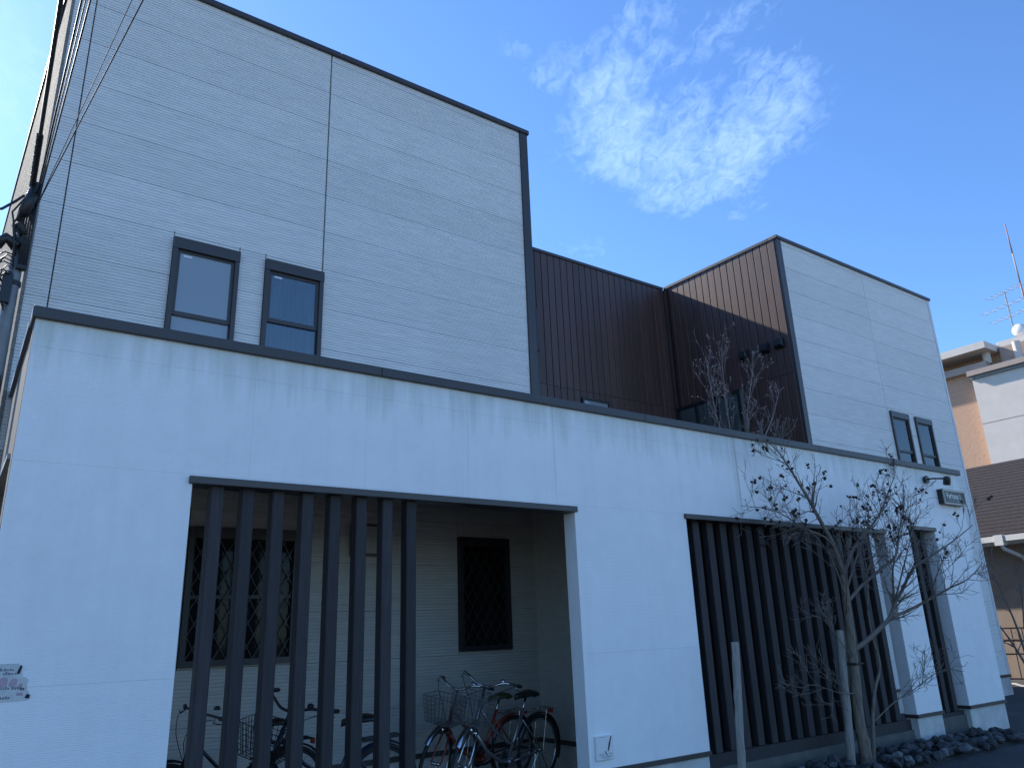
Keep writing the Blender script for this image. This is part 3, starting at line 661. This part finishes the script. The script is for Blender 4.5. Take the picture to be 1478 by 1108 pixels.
def ico(mb, c, r, rnd):
    t = (1+5**.5)/2; V = [(-1, t, 0), (1, t, 0), (-1, -t, 0), (1, -t, 0), (0, -1, t), (0, 1, t), (0, -1, -t), (0, 1, -t), (t, 0, -1), (t, 0, 1), (-t, 0, -1), (-t, 0, 1)]
    Fc = [(0, 11, 5), (0, 5, 1), (0, 1, 7), (0, 7, 10), (0, 10, 11), (1, 5, 9), (5, 11, 4), (11, 10, 2), (10, 7, 6), (7, 1, 8), (3, 9, 4), (3, 4, 2), (3, 2, 6), (3, 6, 8), (3, 8, 9), (4, 9, 5), (2, 4, 11), (6, 2, 10), (8, 6, 7), (9, 8, 1)]
    q = Quaternion(Vector((rnd.random()-.5, rnd.random()-.5, rnd.random()-.5)).normalized(), rnd.uniform(0, 6)); vs = []
    for v in V:
        w = Vector(v)*(r/1.9)*rnd.uniform(.75, 1.2); w.rotate(q); vs.append(Vector(c)+w)
    mb.add(vs, Fc)
def clamp_front(p):
    if p.y > 5.2 and p.x < 11.95: p.y = 5.2-R_.random()*.05
    if p.z < .12: p.z = .12
    return p
tr = thing('crape_tree', (8.03, 5.06, 0), 'bare leafless tree with dark seed pods staked before the slat screen', 'tree')
TR = random.Random(21); mbt = MB()
trunk = spline([(8.04, 5.06, -.02), (8.03, 5.05, .2), (8.01, 5.05, .44), (8.03, 5.03, .85), (8.03, 5.01, 1.16), (8.04, 5.0, 1.37), (8.05, 5.0, 1.62), (8.08, 5.0, 1.92)])
k = len(trunk); mbt.tube(trunk, [.066-.026*(i/(k-1))**.8+(.016 if i < 2 else 0) for i in range(k)], 14)
g2 = spline([(8.10, 5.02, -.02), (8.16, 5.0, .36), (8.28, 4.99, .69), (8.44, 4.97, .96), (8.36, 4.95, 1.25), (8.32, 4.93, 1.54)]); mbt.tube(g2, [.024-.014*i/(len(g2)-1) for i in range(len(g2))], 8)
mbt.build('trunk', 'bark', tr, smooth=True)
crown = MB(); tips = []
limbs = [([(8.08, 5.0, 1.92), (7.99, 5.0, 2.22), (7.83, 4.99, 2.44), (7.67, 4.97, 2.62), (7.55, 4.95, 2.74), (7.40, 4.93, 2.88), (7.24, 4.92, 3.05), (7.06, 4.9, 3.2), (6.86, 4.9, 3.30)], .042, .006),
         ([(8.02, 5.0, 1.14), (8.13, 4.93, 1.20), (8.28, 4.80, 1.35), (8.38, 4.72, 1.46), (8.42, 4.66, 1.60), (8.40, 4.52, 1.76), (8.32, 4.35, 1.93), (8.35, 4.12, 2.06), (8.62, 4.0, 2.21), (8.98, 3.94, 2.38)], .048, .006),
         ([(8.38, 4.72, 1.46), (8.55, 4.60, 1.52), (8.70, 4.40, 1.64), (8.80, 4.22, 1.74), (8.92, 4.08, 1.82), (9.15, 4.0, 1.98)], .030, .005),
         ([(8.05, 5.0, 1.62), (8.35, 4.95, 1.82), (8.70, 4.85, 2.02), (8.85, 4.78, 2.14), (8.85, 4.70, 2.38), (8.95, 4.64, 2.65), (8.96, 4.60, 2.94)], .034, .005),
         ([(8.08, 5.0, 1.92), (8.25, 4.92, 2.22), (8.48, 4.82, 2.44), (8.72, 4.78, 2.65), (8.90, 4.74, 2.90), (9.05, 4.72, 3.08)], .034, .005),
         ([(8.0, 5.0, 2.2), (7.75, 4.95, 2.32), (7.32, 4.92, 2.40), (7.1, 4.9, 2.48), (6.77, 4.9, 2.56), (6.30, 4.88, 2.56)], .020, .004),
         ([(8.16, 5.0, .40), (8.40, 4.85, .6), (8.62, 4.72, .72), (8.85, 4.6, .86), (8.98, 4.5, .9)], .012, .004),
         ([(8.02, 5.03, .71), (7.6, 4.95, .74), (7.1, 4.9, .86)], .010, .003),
         ([(8.03, 5.03, 1.05), (7.7, 4.9, 1.2), (7.3, 4.8, 1.45)], .010, .003),
         ([(8.42, 4.66, 1.60), (8.30, 4.55, 1.95), (8.40, 4.45, 2.3), (8.55, 4.4, 2.6)], .022, .004),
         ([(8.32, 4.93, 1.54), (8.30, 4.85, 1.9), (8.22, 4.8, 2.2), (8.28, 4.75, 2.5)], .014, .004),
         ([(8.06, 5.0, 1.72), (8.16, 4.86, 2.1), (8.3, 4.76, 2.4), (8.34, 4.7, 2.72)], .020, .004),
         ([(8.05, 5.0, 1.66), (7.82, 4.92, 2.0), (7.58, 4.86, 2.2), (7.34, 4.82, 2.34)], .016, .004),
         ([(8.38, 4.72, 1.46), (8.47, 4.6, 1.8), (8.56, 4.5, 2.12), (8.7, 4.45, 2.4)], .020, .004),
         ([(8.70, 4.40, 1.64), (8.62, 4.26, 1.86), (8.66, 4.12, 2.1)], .016, .004),
         ([(8.35, 4.95, 1.82), (8.42, 4.82, 2.1), (8.6, 4.7, 2.35)], .016, .004),
         ([(8.02, 5.0, 1.5), (7.85, 4.85, 1.75), (7.7, 4.7, 2.0), (7.66, 4.6, 2.25)], .014, .004)]
for pts, a, b in limbs: grow(crown, TR, spline(pts, 3), a*.66, b*.7, 0, tips, clamp_front, 3, 1.25, .88)
crown.build('crown', 'twig', tr, smooth=True)
pods = MB(); tt = [t for t in tips if t.z > 1.9 and (t.x < 7.75 or t.z > 2.25 or TR.random() < .25)]; TR.shuffle(tt)
for t in tt[:165]:
    for q in range(TR.choice((1, 1, 2, 3))): ico(pods, t+crand(TR, .016), TR.uniform(.013, .021), TR)
tag(pods.build('seed_pods', 'pod', tr), kind='stuff')
tie = MB().tube([(7.97, 4.96, 1.0), (8.09, 4.95, 1.0), (8.11, 5.07, 1.01), (7.97, 5.08, 1.0)], .012, 6, closed=True).build('tree_tie', 'cable', tr)
# stakes
def stake(p, h, r, label, lean=(0, 0), hewn=.004):
    p = Vector(p); rr = random.Random(int(p.x*100)); pts = [p+Vector((lean[0]*t, lean[1]*t, h*t)) + Vector((rr.uniform(-hewn, hewn), 0, 0)) for t in [i/14 for i in range(15)]]
    m = MB().tube([pts[0]+Vector((0, 0, -.1))]+pts+[pts[-1]+Vector((0, 0, .006))], [r]+[r*rr.uniform(.95, 1.05) for _ in pts]+[r*.8], 12)
    return tag(m.build('wooden_stake', 'stake', None, loc=p, smooth=False), label, 'stake')
stake((5.895, 4.93, 0), 1.285, .036, 'weathered round wooden stake standing alone before the slat screen', (.135, 0))
stake((7.83, 5.10, 0), 1.34, .043, 'round wooden stake tied to the bare tree trunk', (.13, -.02))
# courtyard tree behind the parapet
t2 = thing('courtyard_tree', (8.75, 6.7, 0), 'pale budding bare tree rising behind the front wall before the brown cladding', 'tree')
T2 = random.Random(9); MB().tube(spline([(8.75, 6.7, -.02), (8.72, 6.7, 1.2), (8.78, 6.72, 2.6)]), .05, 9).build('trunk', 'bark', t2, smooth=True)
cr2 = MB(); tip2 = []
free = lambda p: (setattr(p, 'y', max(p.y, 5.7)), p)[1]
for pts in ([(8.78, 6.72, 2.6), (8.62, 6.68, 3.6), (8.55, 6.65, 4.2), (8.52, 6.62, 4.9), (8.55, 6.6, 5.25)], [(8.78, 6.72, 2.6), (8.95, 6.7, 3.6), (9.0, 6.66, 4.3), (9.12, 6.6, 4.8), (9.22, 6.6, 5.1)],
            [(8.7, 6.7, 3.2), (8.35, 6.66, 4.0), (8.2, 6.6, 4.5), (8.16, 6.6, 5.0)], [(8.9, 6.7, 3.2), (9.3, 6.7, 3.9), (9.6, 6.66, 4.35), (9.75, 6.6, 4.75)], [(8.9, 6.7, 3.0), (9.5, 6.72, 3.7), (9.9, 6.75, 4.1)], [(8.7, 6.7, 3.2), (8.2, 6.5, 3.9), (7.85, 6.4, 4.3)]):
    grow(cr2, T2, spline(pts, 3), .015, .003, 0, tip2, free, 3, .85, .85, .25)
cr2.build('crown', 'pale_twig', t2, smooth=True)
bd = MB()
for t in tip2:
    if T2.random() < .5: ico(bd, t, T2.uniform(.007, .012), T2)
tag(bd.build('buds', 'bud', t2), kind='stuff')
# shrub by the neighbouring house
t3 = thing('bare_shrub', (17.75, 7.30, 0), 'small bare shrub in front of the beige neighbour house', 'shrub')
T3 = random.Random(12); c3 = MB(); tp3 = []
for pts in ([(17.75, 7.30, 0), (17.75, 7.35, 1.0), (17.60, 7.45, 1.9), (17.45, 7.55, 2.5)], [(17.75, 7.30, 0), (17.95, 7.35, .9), (18.00, 7.25, 1.8), (17.85, 7.15, 2.4)], [(17.75, 7.30, .3), (17.45, 7.45, 1.0), (17.15, 7.65, 1.6)]):
    grow(c3, T3, spline(pts, 3), .03, .005, 0, tp3, lambda p: p, 3, .5, 1.0, .15)
c3.build('crown', 'twig', t3, smooth=True)

# ------------------------------------------------------------------ rocks along the bed
rk = []
RR = random.Random(5)
for kx in range(6):
    m = MB(); nu, nv = 10, 6; vs = []
    sx, sy, sz = RR.uniform(.8, 1.3), RR.uniform(.7, 1.0), RR.uniform(.5, .75); planes = [(Vector((RR.gauss(0, 1), RR.gauss(0, 1), RR.gauss(0, 1))).normalized(), RR.uniform(.55, .85)) for _ in range(14)]
    for j in range(nv+1):
        for i in range(nu):
            th = pi*j/nv; ph = 2*pi*i/nu; d = Vector((sin(th)*cos(ph), sin(th)*sin(ph), cos(th))); rad = 1.0
            for nn, h in planes:
                c = d.dot(nn)
                if c > .01: rad = min(rad, h/c)
            vs.append((d.x*rad*sx, d.y*rad*sy, d.z*rad*sz))
    m.add(vs, [(j*nu+i, (j+1)*nu+i, (j+1)*nu+(i+1) % nu, j*nu+(i+1) % nu) for j in range(nv) for i in range(nu)])
    rk.append((m.mesh('rock', 'rock'), m.mesh('rock_pale', 'rock_pale')))
for i in range(230):
    t = RR.random(); x = 6.6+t*4.55; y = RR.uniform(4.6, 5.18); s = RR.uniform(.03, .095)
    if abs(x-8.03) < .13 and y > 4.9: continue
    if abs(x-7.86) < .12 and y > 4.95: continue
    pale = RR.random() < .06
    o = bpy.data.objects.new('rock', RR.choice(rk)[1 if pale else 0]); COL.objects.link(o)
    o.location = (x, y, .035+s*.35+(.03 if y > 4.95 else 0)); o.scale = (s, s, s); o.rotation_euler = (RR.uniform(-.4, .4), RR.uniform(-.4, .4), RR.uniform(0, 6.3))
    if pale: tag(o, 'pale rough stone lying among the dark rocks of the tree bed', 'rock', 'pale stones in the tree bed')
    elif abs(x-8.0) < .45: tag(o, 'dark rough rock lying round the foot of the bare tree', 'rock', 'dark rocks round the tree foot')
    elif x < 9.5: tag(o, 'dark rough rock in the bed under the wide slat screen', 'rock', 'dark rocks under the wide slat screen')
    elif x < 10.3: tag(o, 'dark rough rock heaped before the narrow white middle pier', 'rock', 'dark rocks before the middle pier')
    else: tag(o, 'dark rough rock heaped beside the last white pier', 'rock', 'dark rocks beside the last pier')

# ------------------------------------------------------------------ bicycles
def bicycle(loc, heading, steer, lean, label, frame='frame_silver', metal='chrome', saddle='saddle', basket=True, rack=True, size=1.0, straight_bar=False):
    t = thing('bicycle', (0, 0, 0), label, 'bicycle', None)
    RW = .33; rear = Vector((-.46, 0, RW)); front = Vector((.66, 0, RW)); bb = Vector((0, 0, .28))
    h0 = Vector((.50, 0, .61)); h1 = Vector((.42, 0, .84)); ax = (h1-h0).normalized()
    SM = Matrix.Translation(h0) @ Matrix.Rotation(steer, 4, ax) @ Matrix.Translation(-h0)
    def steered(mb): return mb.xf(SM)
    # frame
    f = MB(); f.tube([h0, (.30, 0, .40), (.10, 0, .29), bb], .019, 8).tube([h1-ax*.05, (.22, 0, .58), (.0, 0, .44), (-.09, 0, .43)], .015, 8)
    st = Vector((-.20, 0, .74)); f.tube([bb, st], .016, 8)
    for s in (-1, 1): f.tube([bb+Vector((-.02, .03*s, 0)), rear+Vector((0, .055*s, 0))], .009, 6).tube([(-.17, .02*s, .64), rear+Vector((0, .055*s, 0))], .008, 6)
    f.tube([h0-ax*.02, h1+ax*.02], .021, 10).lathe([(.022, -.04), (.022, .04)], bb, 'y', 10); f.build('frame', frame, t, smooth=True)
    MB().tube([st-Vector((-.02, 0, .06)), (-.235, 0, .84)], .0125, 8).build('seat_post', metal, t, smooth=True)
    # saddle
    s = MB(); vs = []; secs = [(-.37, .02, .86), (-.355, .085, .875), (-.31, .11, .885), (-.25, .095, .88), (-.19, .055, .872), (-.12, .03, .868), (-.08, .022, .862), (-.07, .008, .855)]
    for x, hw, z in secs:
        for a in range(10): w = 2*pi*a/10; vs.append((x, hw*cos(w), z-.012+.03*sin(w)*(1 if sin(w) > 0 else .9)))
    s.add(vs, [(i*10+a, i*10+(a+1) % 10, (i+1)*10+(a+1) % 10, (i+1)*10+a) for i in range(len(secs)-1) for a in range(10)]+[tuple(range(9, -1, -1)), tuple(range(70, 80))])
    s.build('saddle', saddle, t, smooth=True)
    def wheel(c, xf=None):
        def b(mb, n, m_, par, sm=True):
            if xf: mb.xf(xf)
            return mb.build(n, m_, par, smooth=sm)
        circ = lambda r, k=40, y=0: [(c[0]+r*cos(2*pi*i/k), y, c[2]+r*sin(2*pi*i/k)) for i in range(k)]
        w = b(MB().lathe([(.012, -.045), (.02, -.03), (.014, 0), (.02, .03), (.012, .045)], c, 'y', 12), 'wheel', metal, t)
        b(MB().tube(circ(RW-.018), .0185, 8, closed=True), 'tyre', 'rubber', w); b(MB().tube(circ(RW-.042), .010, 6, closed=True), 'rim', metal, w)
        sp_ = MB()
        for i in range(18):
            a = 2*pi*i/18; y = .025*(1 if i % 2 else -1)
            sp_.tube([(c[0]+.018*cos(a+.5), y, c[2]+.018*sin(a+.5)), (c[0]+(RW-.045)*cos(a), 0, c[2]+(RW-.045)*sin(a))], .0014, 3, cap=False)
        b(sp_, 'spokes', metal, w, False)
        return w
    wheel(rear); wheel(front, SM)
    def fender(c, a0, a1, xf=None, m_=None):
        k = 20; vs = []
        for i in range(k+1):
            a = a0+(a1-a0)*i/k
            for y, dr in ((-.028, -.012), (-.015, .004), (.015, .004), (.028, -.012)): vs.append((c[0]+(RW+.022+dr)*cos(a), y, c[2]+(RW+.022+dr)*sin(a)))
        mb = MB().add(vs, [(i*4+j, i*4+j+1, i*4+5+j, i*4+4+j) for i in range(k) for j in range(3)])
        if xf: mb.xf(xf)
        mb.build('mudguard', m_ or frame, t, smooth=True)
    fender(rear, radians(25), radians(200), m_='frame_black' if frame == 'frame_silver' else frame); fender(front, radians(40), radians(165), SM, m_=metal)
    fk = MB()
    for sg in (-1, 1): fk.tube([h0+Vector((.01, .035*sg, -.02)), (.575, .05*sg, .46), (.62, .052*sg, .38), front+Vector((0, .052*sg, 0))], [.012, .011, .010, .008], 7)
    fk.tube([h0+Vector((.01, -.04, -.02)), h0+Vector((.01, .04, -.02))], .016, 7); steered(fk).build('fork', metal if frame != 'frame_red' else frame, t, smooth=True)
    # handlebar
    s1 = Vector((.385, 0, .97)); hb = MB().tube([h1, s1, s1+Vector((.03, 0, .02))], .0125, 8)
    hz = 1.0
    if straight_bar: P_ = [(.415, 0, hz), (.41, .12, hz+.01), (.37, .27, hz), (.34, .32, hz)]
    else: P_ = [(.415, 0, hz-.01), (.42, .07, hz), (.40, .16, hz+.045), (.34, .24, hz+.05), (.24, .275, hz+.03), (.15, .285, hz+.01)]
    bar = spline([Vector((p[0], -p[1], p[2])) for p in P_[::-1]]+[Vector(p) for p in P_[1:]], 4); hb.tube(bar, .0115, 8)
    hbo = steered(hb).build('handlebar', metal, t, smooth=True)
    for sg in (-1, 1):
        e = [Vector((p[0], p[1]*sg, p[2])) for p in P_]; d = (e[-1]-e[-2]).normalized(); g0 = e[-1]-d*.10
        gr = MB().tube([g0, g0+d*.02, e[-1], e[-1]+d*.012], [.015, .0175, .0165, .013], 10); steered(gr).build('grip', 'rubber', hbo, smooth=True)
        lv = MB().tube([g0-d*.03+Vector((0, 0, -.005)), g0-d*.02+Vector((.035, .01*sg, -.03)), e[-1]+Vector((.045, .005*sg, -.035))], .0055, 6); steered(lv).build('brake_lever', metal, hbo, smooth=True)
        cb = MB().tube(spline([g0-d*.03+Vector((.02, 0, -.01)), (.50, .16*sg, .97), (.56, .06*sg, .85), (.50, .02*sg, .66)]), .0035, 5); steered(cb).build('brake_cable', 'cable', hbo, smooth=True)
    bl = MB().lathe([(.0, .028), (.018, .024), (.027, .010), (.028, 0)][::-1], Vector((.37, .16, hz+.055)), 'z', 12); steered(bl).build('bell', metal, hbo, smooth=True)
    if basket:
        bk = MB(); z0, z1 = .70, .95
        def ring(z, k): x0, x1, hw = (.50, .50+.27*k, .175*k); return [(x0, -hw, z), (x1, -hw, z), (x1, hw, z), (x0, hw, z)]
        for i in range(7):
            tt_ = i/6; bk.tube(ring(z0+(z1-z0)*tt_, .82+.22*tt_), .0042 if i in (0, 6) else .0026, 4, closed=True)
        lo, hi = ring(z0, .82), ring(z1, 1.04)
        for e in range(4):
            for i in range(8):
                u = i/8; a = Vector(lo[e]).lerp(Vector(lo[(e+1) % 4]), u); b = Vector(hi[e]).lerp(Vector(hi[(e+1) % 4]), u); bk.tube([a, b], .0026, 4)
        for i in range(7):
            u = i/6; bk.tube([Vector(lo[0]).lerp(Vector(lo[1]), u), Vector(lo[3]).lerp(Vector(lo[2]), u)], .0026, 4); bk.tube([Vector(lo[0]).lerp(Vector(lo[3]), u), Vector(lo[1]).lerp(Vector(lo[2]), u)], .0026, 4)
        steered(bk).build('basket', 'metal_grey' if metal == 'chrome' else 'metal_dark', t)
        hl = MB().lathe([(.012, -.03), (.03, .0), (.036, .05), (.033, .055)], Vector((.60, 0, .635)), 'x', 14); steered(hl).build('headlight', metal, t, smooth=True)
        fb = MB().box(.50, .76, -.012, .012, .686, .696).box(.55, .70, -.06, -.05, .684, .694).box(.55, .70, .05, .06, .684, .694); steered(fb).build('basket_bracket', metal, t)
    if rack:
        rc = MB(); 
        for y in (-.06, -.02, .02, .06): rc.tube([(-.24, y, .70), (-.62, y, .715)], .005, 5)
        for x in (-.28, -.45, -.62): rc.tube([(x, -.065, .71), (x, .065, .71)], .005, 5)
        for sg in (-1, 1): rc.tube([(-.5, .06*sg, .71), rear+Vector((0, .065*sg, 0))], .005, 5)
        rc.build('rack', metal, t)
        MB().box(-.655, -.635, -.03, .03, .66, .705).build('rear_reflector', 'plastic_red', t)
    MB().tube([(.02, -.05, .22), (.02, -.055, .34), (-.12, -.06, .375), (-.44, -.06, .385), (-.49, -.06, .33), (-.44, -.06, .28), (-.1, -.055, .21)], .012, 6, closed=True).build('chain_guard', 'metal_dark' if frame != 'frame_silver' else frame, t, smooth=True)
    cr = MB().lathe([(.085, -.004), (.085, .004)], bb+Vector((0, -.045, 0)), 'y', 24).tube([bb+Vector((0, -.06, 0)), (.09, -.07, .15)], .008, 6).tube([bb+Vector((0, .06, 0)), (-.09, .07, .41)], .008, 6).build('crank', metal, t)
    for px, py, pz in ((.09, -.115, .15), (-.09, .115, .41)): MB().box(px-.04, px+.04, py-.04, py+.04, pz-.01, pz+.01).build('pedal', 'rubber', cr)
    MB().tube([rear+Vector((.03, .07, -.02)), rear+Vector((-.03, .19, -.325))], .008, 6).tube([rear+Vector((.03, -.07, -.02)), rear+Vector((-.03, -.19, -.325))], .008, 6).build('kickstand', metal, t)
    hd = math.atan2(heading[1], heading[0])
    t.matrix_world = Matrix.Translation(loc) @ Matrix.Rotation(hd, 4, 'Z') @ Matrix.Rotation(lean, 4, 'X') @ Matrix.Scale(size, 4)
    return t
PFZ = .062
bicycle((4.42, 6.40, PFZ), (-.97, -.24), radians(26), radians(-6), 'silver bicycle with black saddle and wire basket before the dark grille window', size=.955)
bicycle((4.36, 6.74, PFZ), (-.97, -.20), radians(22), radians(-5), 'red framed bicycle with wire basket parked behind the silver bicycle', frame='frame_red', saddle='saddle_green', size=.92)
bicycle((2.50, 5.97, PFZ), (-.995, -.05), radians(36), radians(-7), 'dark navy bicycle with front basket behind the timber slats', frame='frame_navy', metal='metal_dark', size=.93)
bicycle((2.02, 6.48, PFZ), (-.99, -.12), radians(14), radians(-4), 'black bicycle without basket parked against the porch wall behind the slats', frame='frame_black', metal='metal_dark', straight_bar=True, basket=False, size=.9)

# ------------------------------------------------------------------ neighbour house
hs = thing('neighbour_house', (20.6, 8.2, 0), 'beige single-storey house with grey shingle roof and pale gutter', 'house')
HA = radians(-4)
def H(mb): return mb.xf(Matrix.Translation((20.2, 8.1, 0)) @ Matrix.Rotation(HA, 4, 'Z'))
H(MB().box(.45, 7.5, -5, 6, -.01, 3.12)).build('wall', 'beige', hs)
roof = MB(); rows_ = 22; rise = 2.3; run = 3.6
for i in range(rows_):
    a = i/rows_; b = (i+1)/rows_; z0 = 3.22+rise*a; z1 = 3.22+rise*b; x0 = -.12+run*a; x1 = -.12+run*b
    roof.prism([(x0, -5.4, z0+.016), (x1, -5.4, z1+.002), (x1, -5.4, z1-.06), (x0, -5.4, z0-.02)], (0, 0, 0), (0, 11.8, 0))
roof.prism([(3.3, -5.4, 5.4), (3.6, -5.4, 5.55), (7.6, -5.4, 3.2), (3.3, -5.4, 3.2)], (0, 0, 0), (0, 11.8, 0))
rf = H(roof).build('roof', 'shingle', hs)
H(MB().box(-.22, -.1, -5.42, 6.45, 3.07, 3.20).box(-.10, .5, -5.38, 6.4, 3.02, 3.06)).build('gutter', 'white_paint', hs)
H(MB().box(-.09, -.07, -5.40, 6.42, 3.061, 3.195)).build('fascia', 'white_paint', hs)
H(MB().box(-.24, -.08, .06, .26, 2.98, 3.22).tube([(-.16, .16, 3.0), (-.1, .14, 2.9), (.30, -.02, 2.72), (.39, -.05, 2.6), (.39, -.05, .1)], .045, 10)).build('downspout', 'white_paint', hs)
w = H(MB().box(.40, .47, -1.7, -.32, 1.5, 1.58).box(.40, .47, -1.7, -.32, 2.6, 2.68).box(.40, .47, -.4, -.32, 1.58, 2.6).box(.40, .47, -1.7, -1.62, 1.58, 2.6).box(.40, .47, -1.04, -.98, 1.58, 2.6)).build('window', 'white_paint', hs)
H(MB().box(.43, .448, -1.62, -.4, 1.58, 2.6)).build('pane', 'dark_glass', w)
# metal fence with gate by the house
fe = thing('metal_fence', (18.6, 8.0, 0), 'rusty brown metal grid fence with arched gate before the beige house', 'fence')
def FX(mb): return mb.xf(Matrix.Translation((18.9, 8.3, 0)) @ Matrix.Rotation(radians(12), 4, 'Z'))
for i in range(8): FX(MB().box(-.025, .025, -4+i*1.0-.025, -4+i*1.0+.025, -.01, 1.22)).build('post', 'rust_metal', fe)
for i in range(35): FX(MB().box(-.008, .008, -3.9+i*.2-.008, -3.9+i*.2+.008, .1, 1.15)).build('bar', 'rust_metal', fe)
for z in (.12, .62, 1.15): FX(MB().box(-.015, .015, -4, 3, z-.015, z+.015)).build('rail', 'rust_metal', fe)
FX(MB().tube(spline([(-.25, -.62, 0), (-.25, -.62, .78), (-.25, -.52, .9), (-.25, -.1, .9), (-.25, 0, .78), (-.25, 0, 0)], 3), .03, 8)).build('gate_arch', 'rust_metal', fe, smooth=True)

# ------------------------------------------------------------------ apartment tower behind
tw = thing('apartment_tower', (45, 15, 0), 'tall orange tiled and cream apartment block standing behind the shingle roof', 'building')
box('wall', 'tile_orange', tw, 40.0, 54, 8, 27, -.01, 12.9)
box('wall', 'cream', tw, 39.6, 50, 3, 15.95, -.01, 12.45)
box('parapet', 'tower_trim', tw, 39.35, 50.2, 3.0, 16.05, 12.6, 12.85); box('parapet_shadow_gap', 'metal_grey', tw, 39.5, 50.1, 3.0, 15.99, 12.451, 12.6)
for z in (10.2, 8.0, 5.8): box('wall_joint', 'tower_trim', tw, 39.592, 39.601, 3.0, 15.94, z, z+.03)
box('cornice', 'tower_trim', tw, 39.7, 54, 15.2, 27, 12.901, 13.25)
box('penthouse', 'tile_orange', tw, 40.8, 53, 8, 27, 13.251, 13.75)
box('roof_slab', 'cream', tw, 39.2, 54.5, 14.9, 27.4, 13.751, 14.1)
box('roof_slab', 'cream', tw, 40.6, 54.5, 8, 14.899, 13.95, 14.25)
for y in (15.3, 13.9): MB().lathe([(.18, 12.9 if y < 15 else 13.2), (.18, 13.9)], (40.2, y, 0), 'z', 14).build('column', 'cream', tw)
box('penthouse_wall', 'tower_trim', tw, 40.5, 42, 9, 14.8, 12.9, 13.94)
an = thing('tv_antenna', (41.5, 14.0, 14.25), 'rooftop television antenna with small dish on the apartment block', 'antenna')
MB().tube([(41.5, 14.3, 14.1), (41.5, 14.3, 17.0)], .035, 7).build('mast', 'galv', an)
for z, L_ in ((16.9, .9), (16.2, 1.3), (15.6, 1.0)):
    b_ = MB().tube([(41.0, 14.3-L_, z), (41.9, 14.3+L_, z+.1)], .018, 5).build('boom', 'galv', an)
    for i in range(7):
        u = i/6; c = Vector((41.0+.9*u, 14.3-L_+2*L_*u, z+.1*u)); MB().tube([c+Vector((.25, -.12, 0)), c-Vector((.25, -.12, 0))], .010, 4).build('element', 'galv', b_)
MB().lathe([(.02, -.06), (.2, -.03), (.32, .04), (.30, .05), (.18, -.01)], (41.2, 14.0, 14.75), 'x', 18).build('dish', 'white_paint', an, smooth=True)
rm = thing('radio_mast', (81, 29, 0), 'slender red and white radio mast rising far behind the apartment block', 'mast')
segs = 12; X0, Y0 = 78.6, 25.6
for i in range(segs):
    z0 = i*3.12; z1 = z0+3.12; r0 = .2-.15*i/segs; r1 = .2-.15*(i+1)/segs
    MB().tube([(X0, Y0, z0), (X0, Y0, z1)], [r0, r1], 8).build('section', 'mast_red' if i % 2 else 'tower_trim', rm, smooth=True)

# ------------------------------------------------------------------ unseen pale ground added behind the viewer to bounce sunlight onto the walls
struct(MB().add([(-60, -60, .006), (70, -60, .006), (70, -3.5, .006), (-60, -3.5, .006)], [(0, 1, 2, 3)]).build('bounce_ground', 'bounce_paving'))
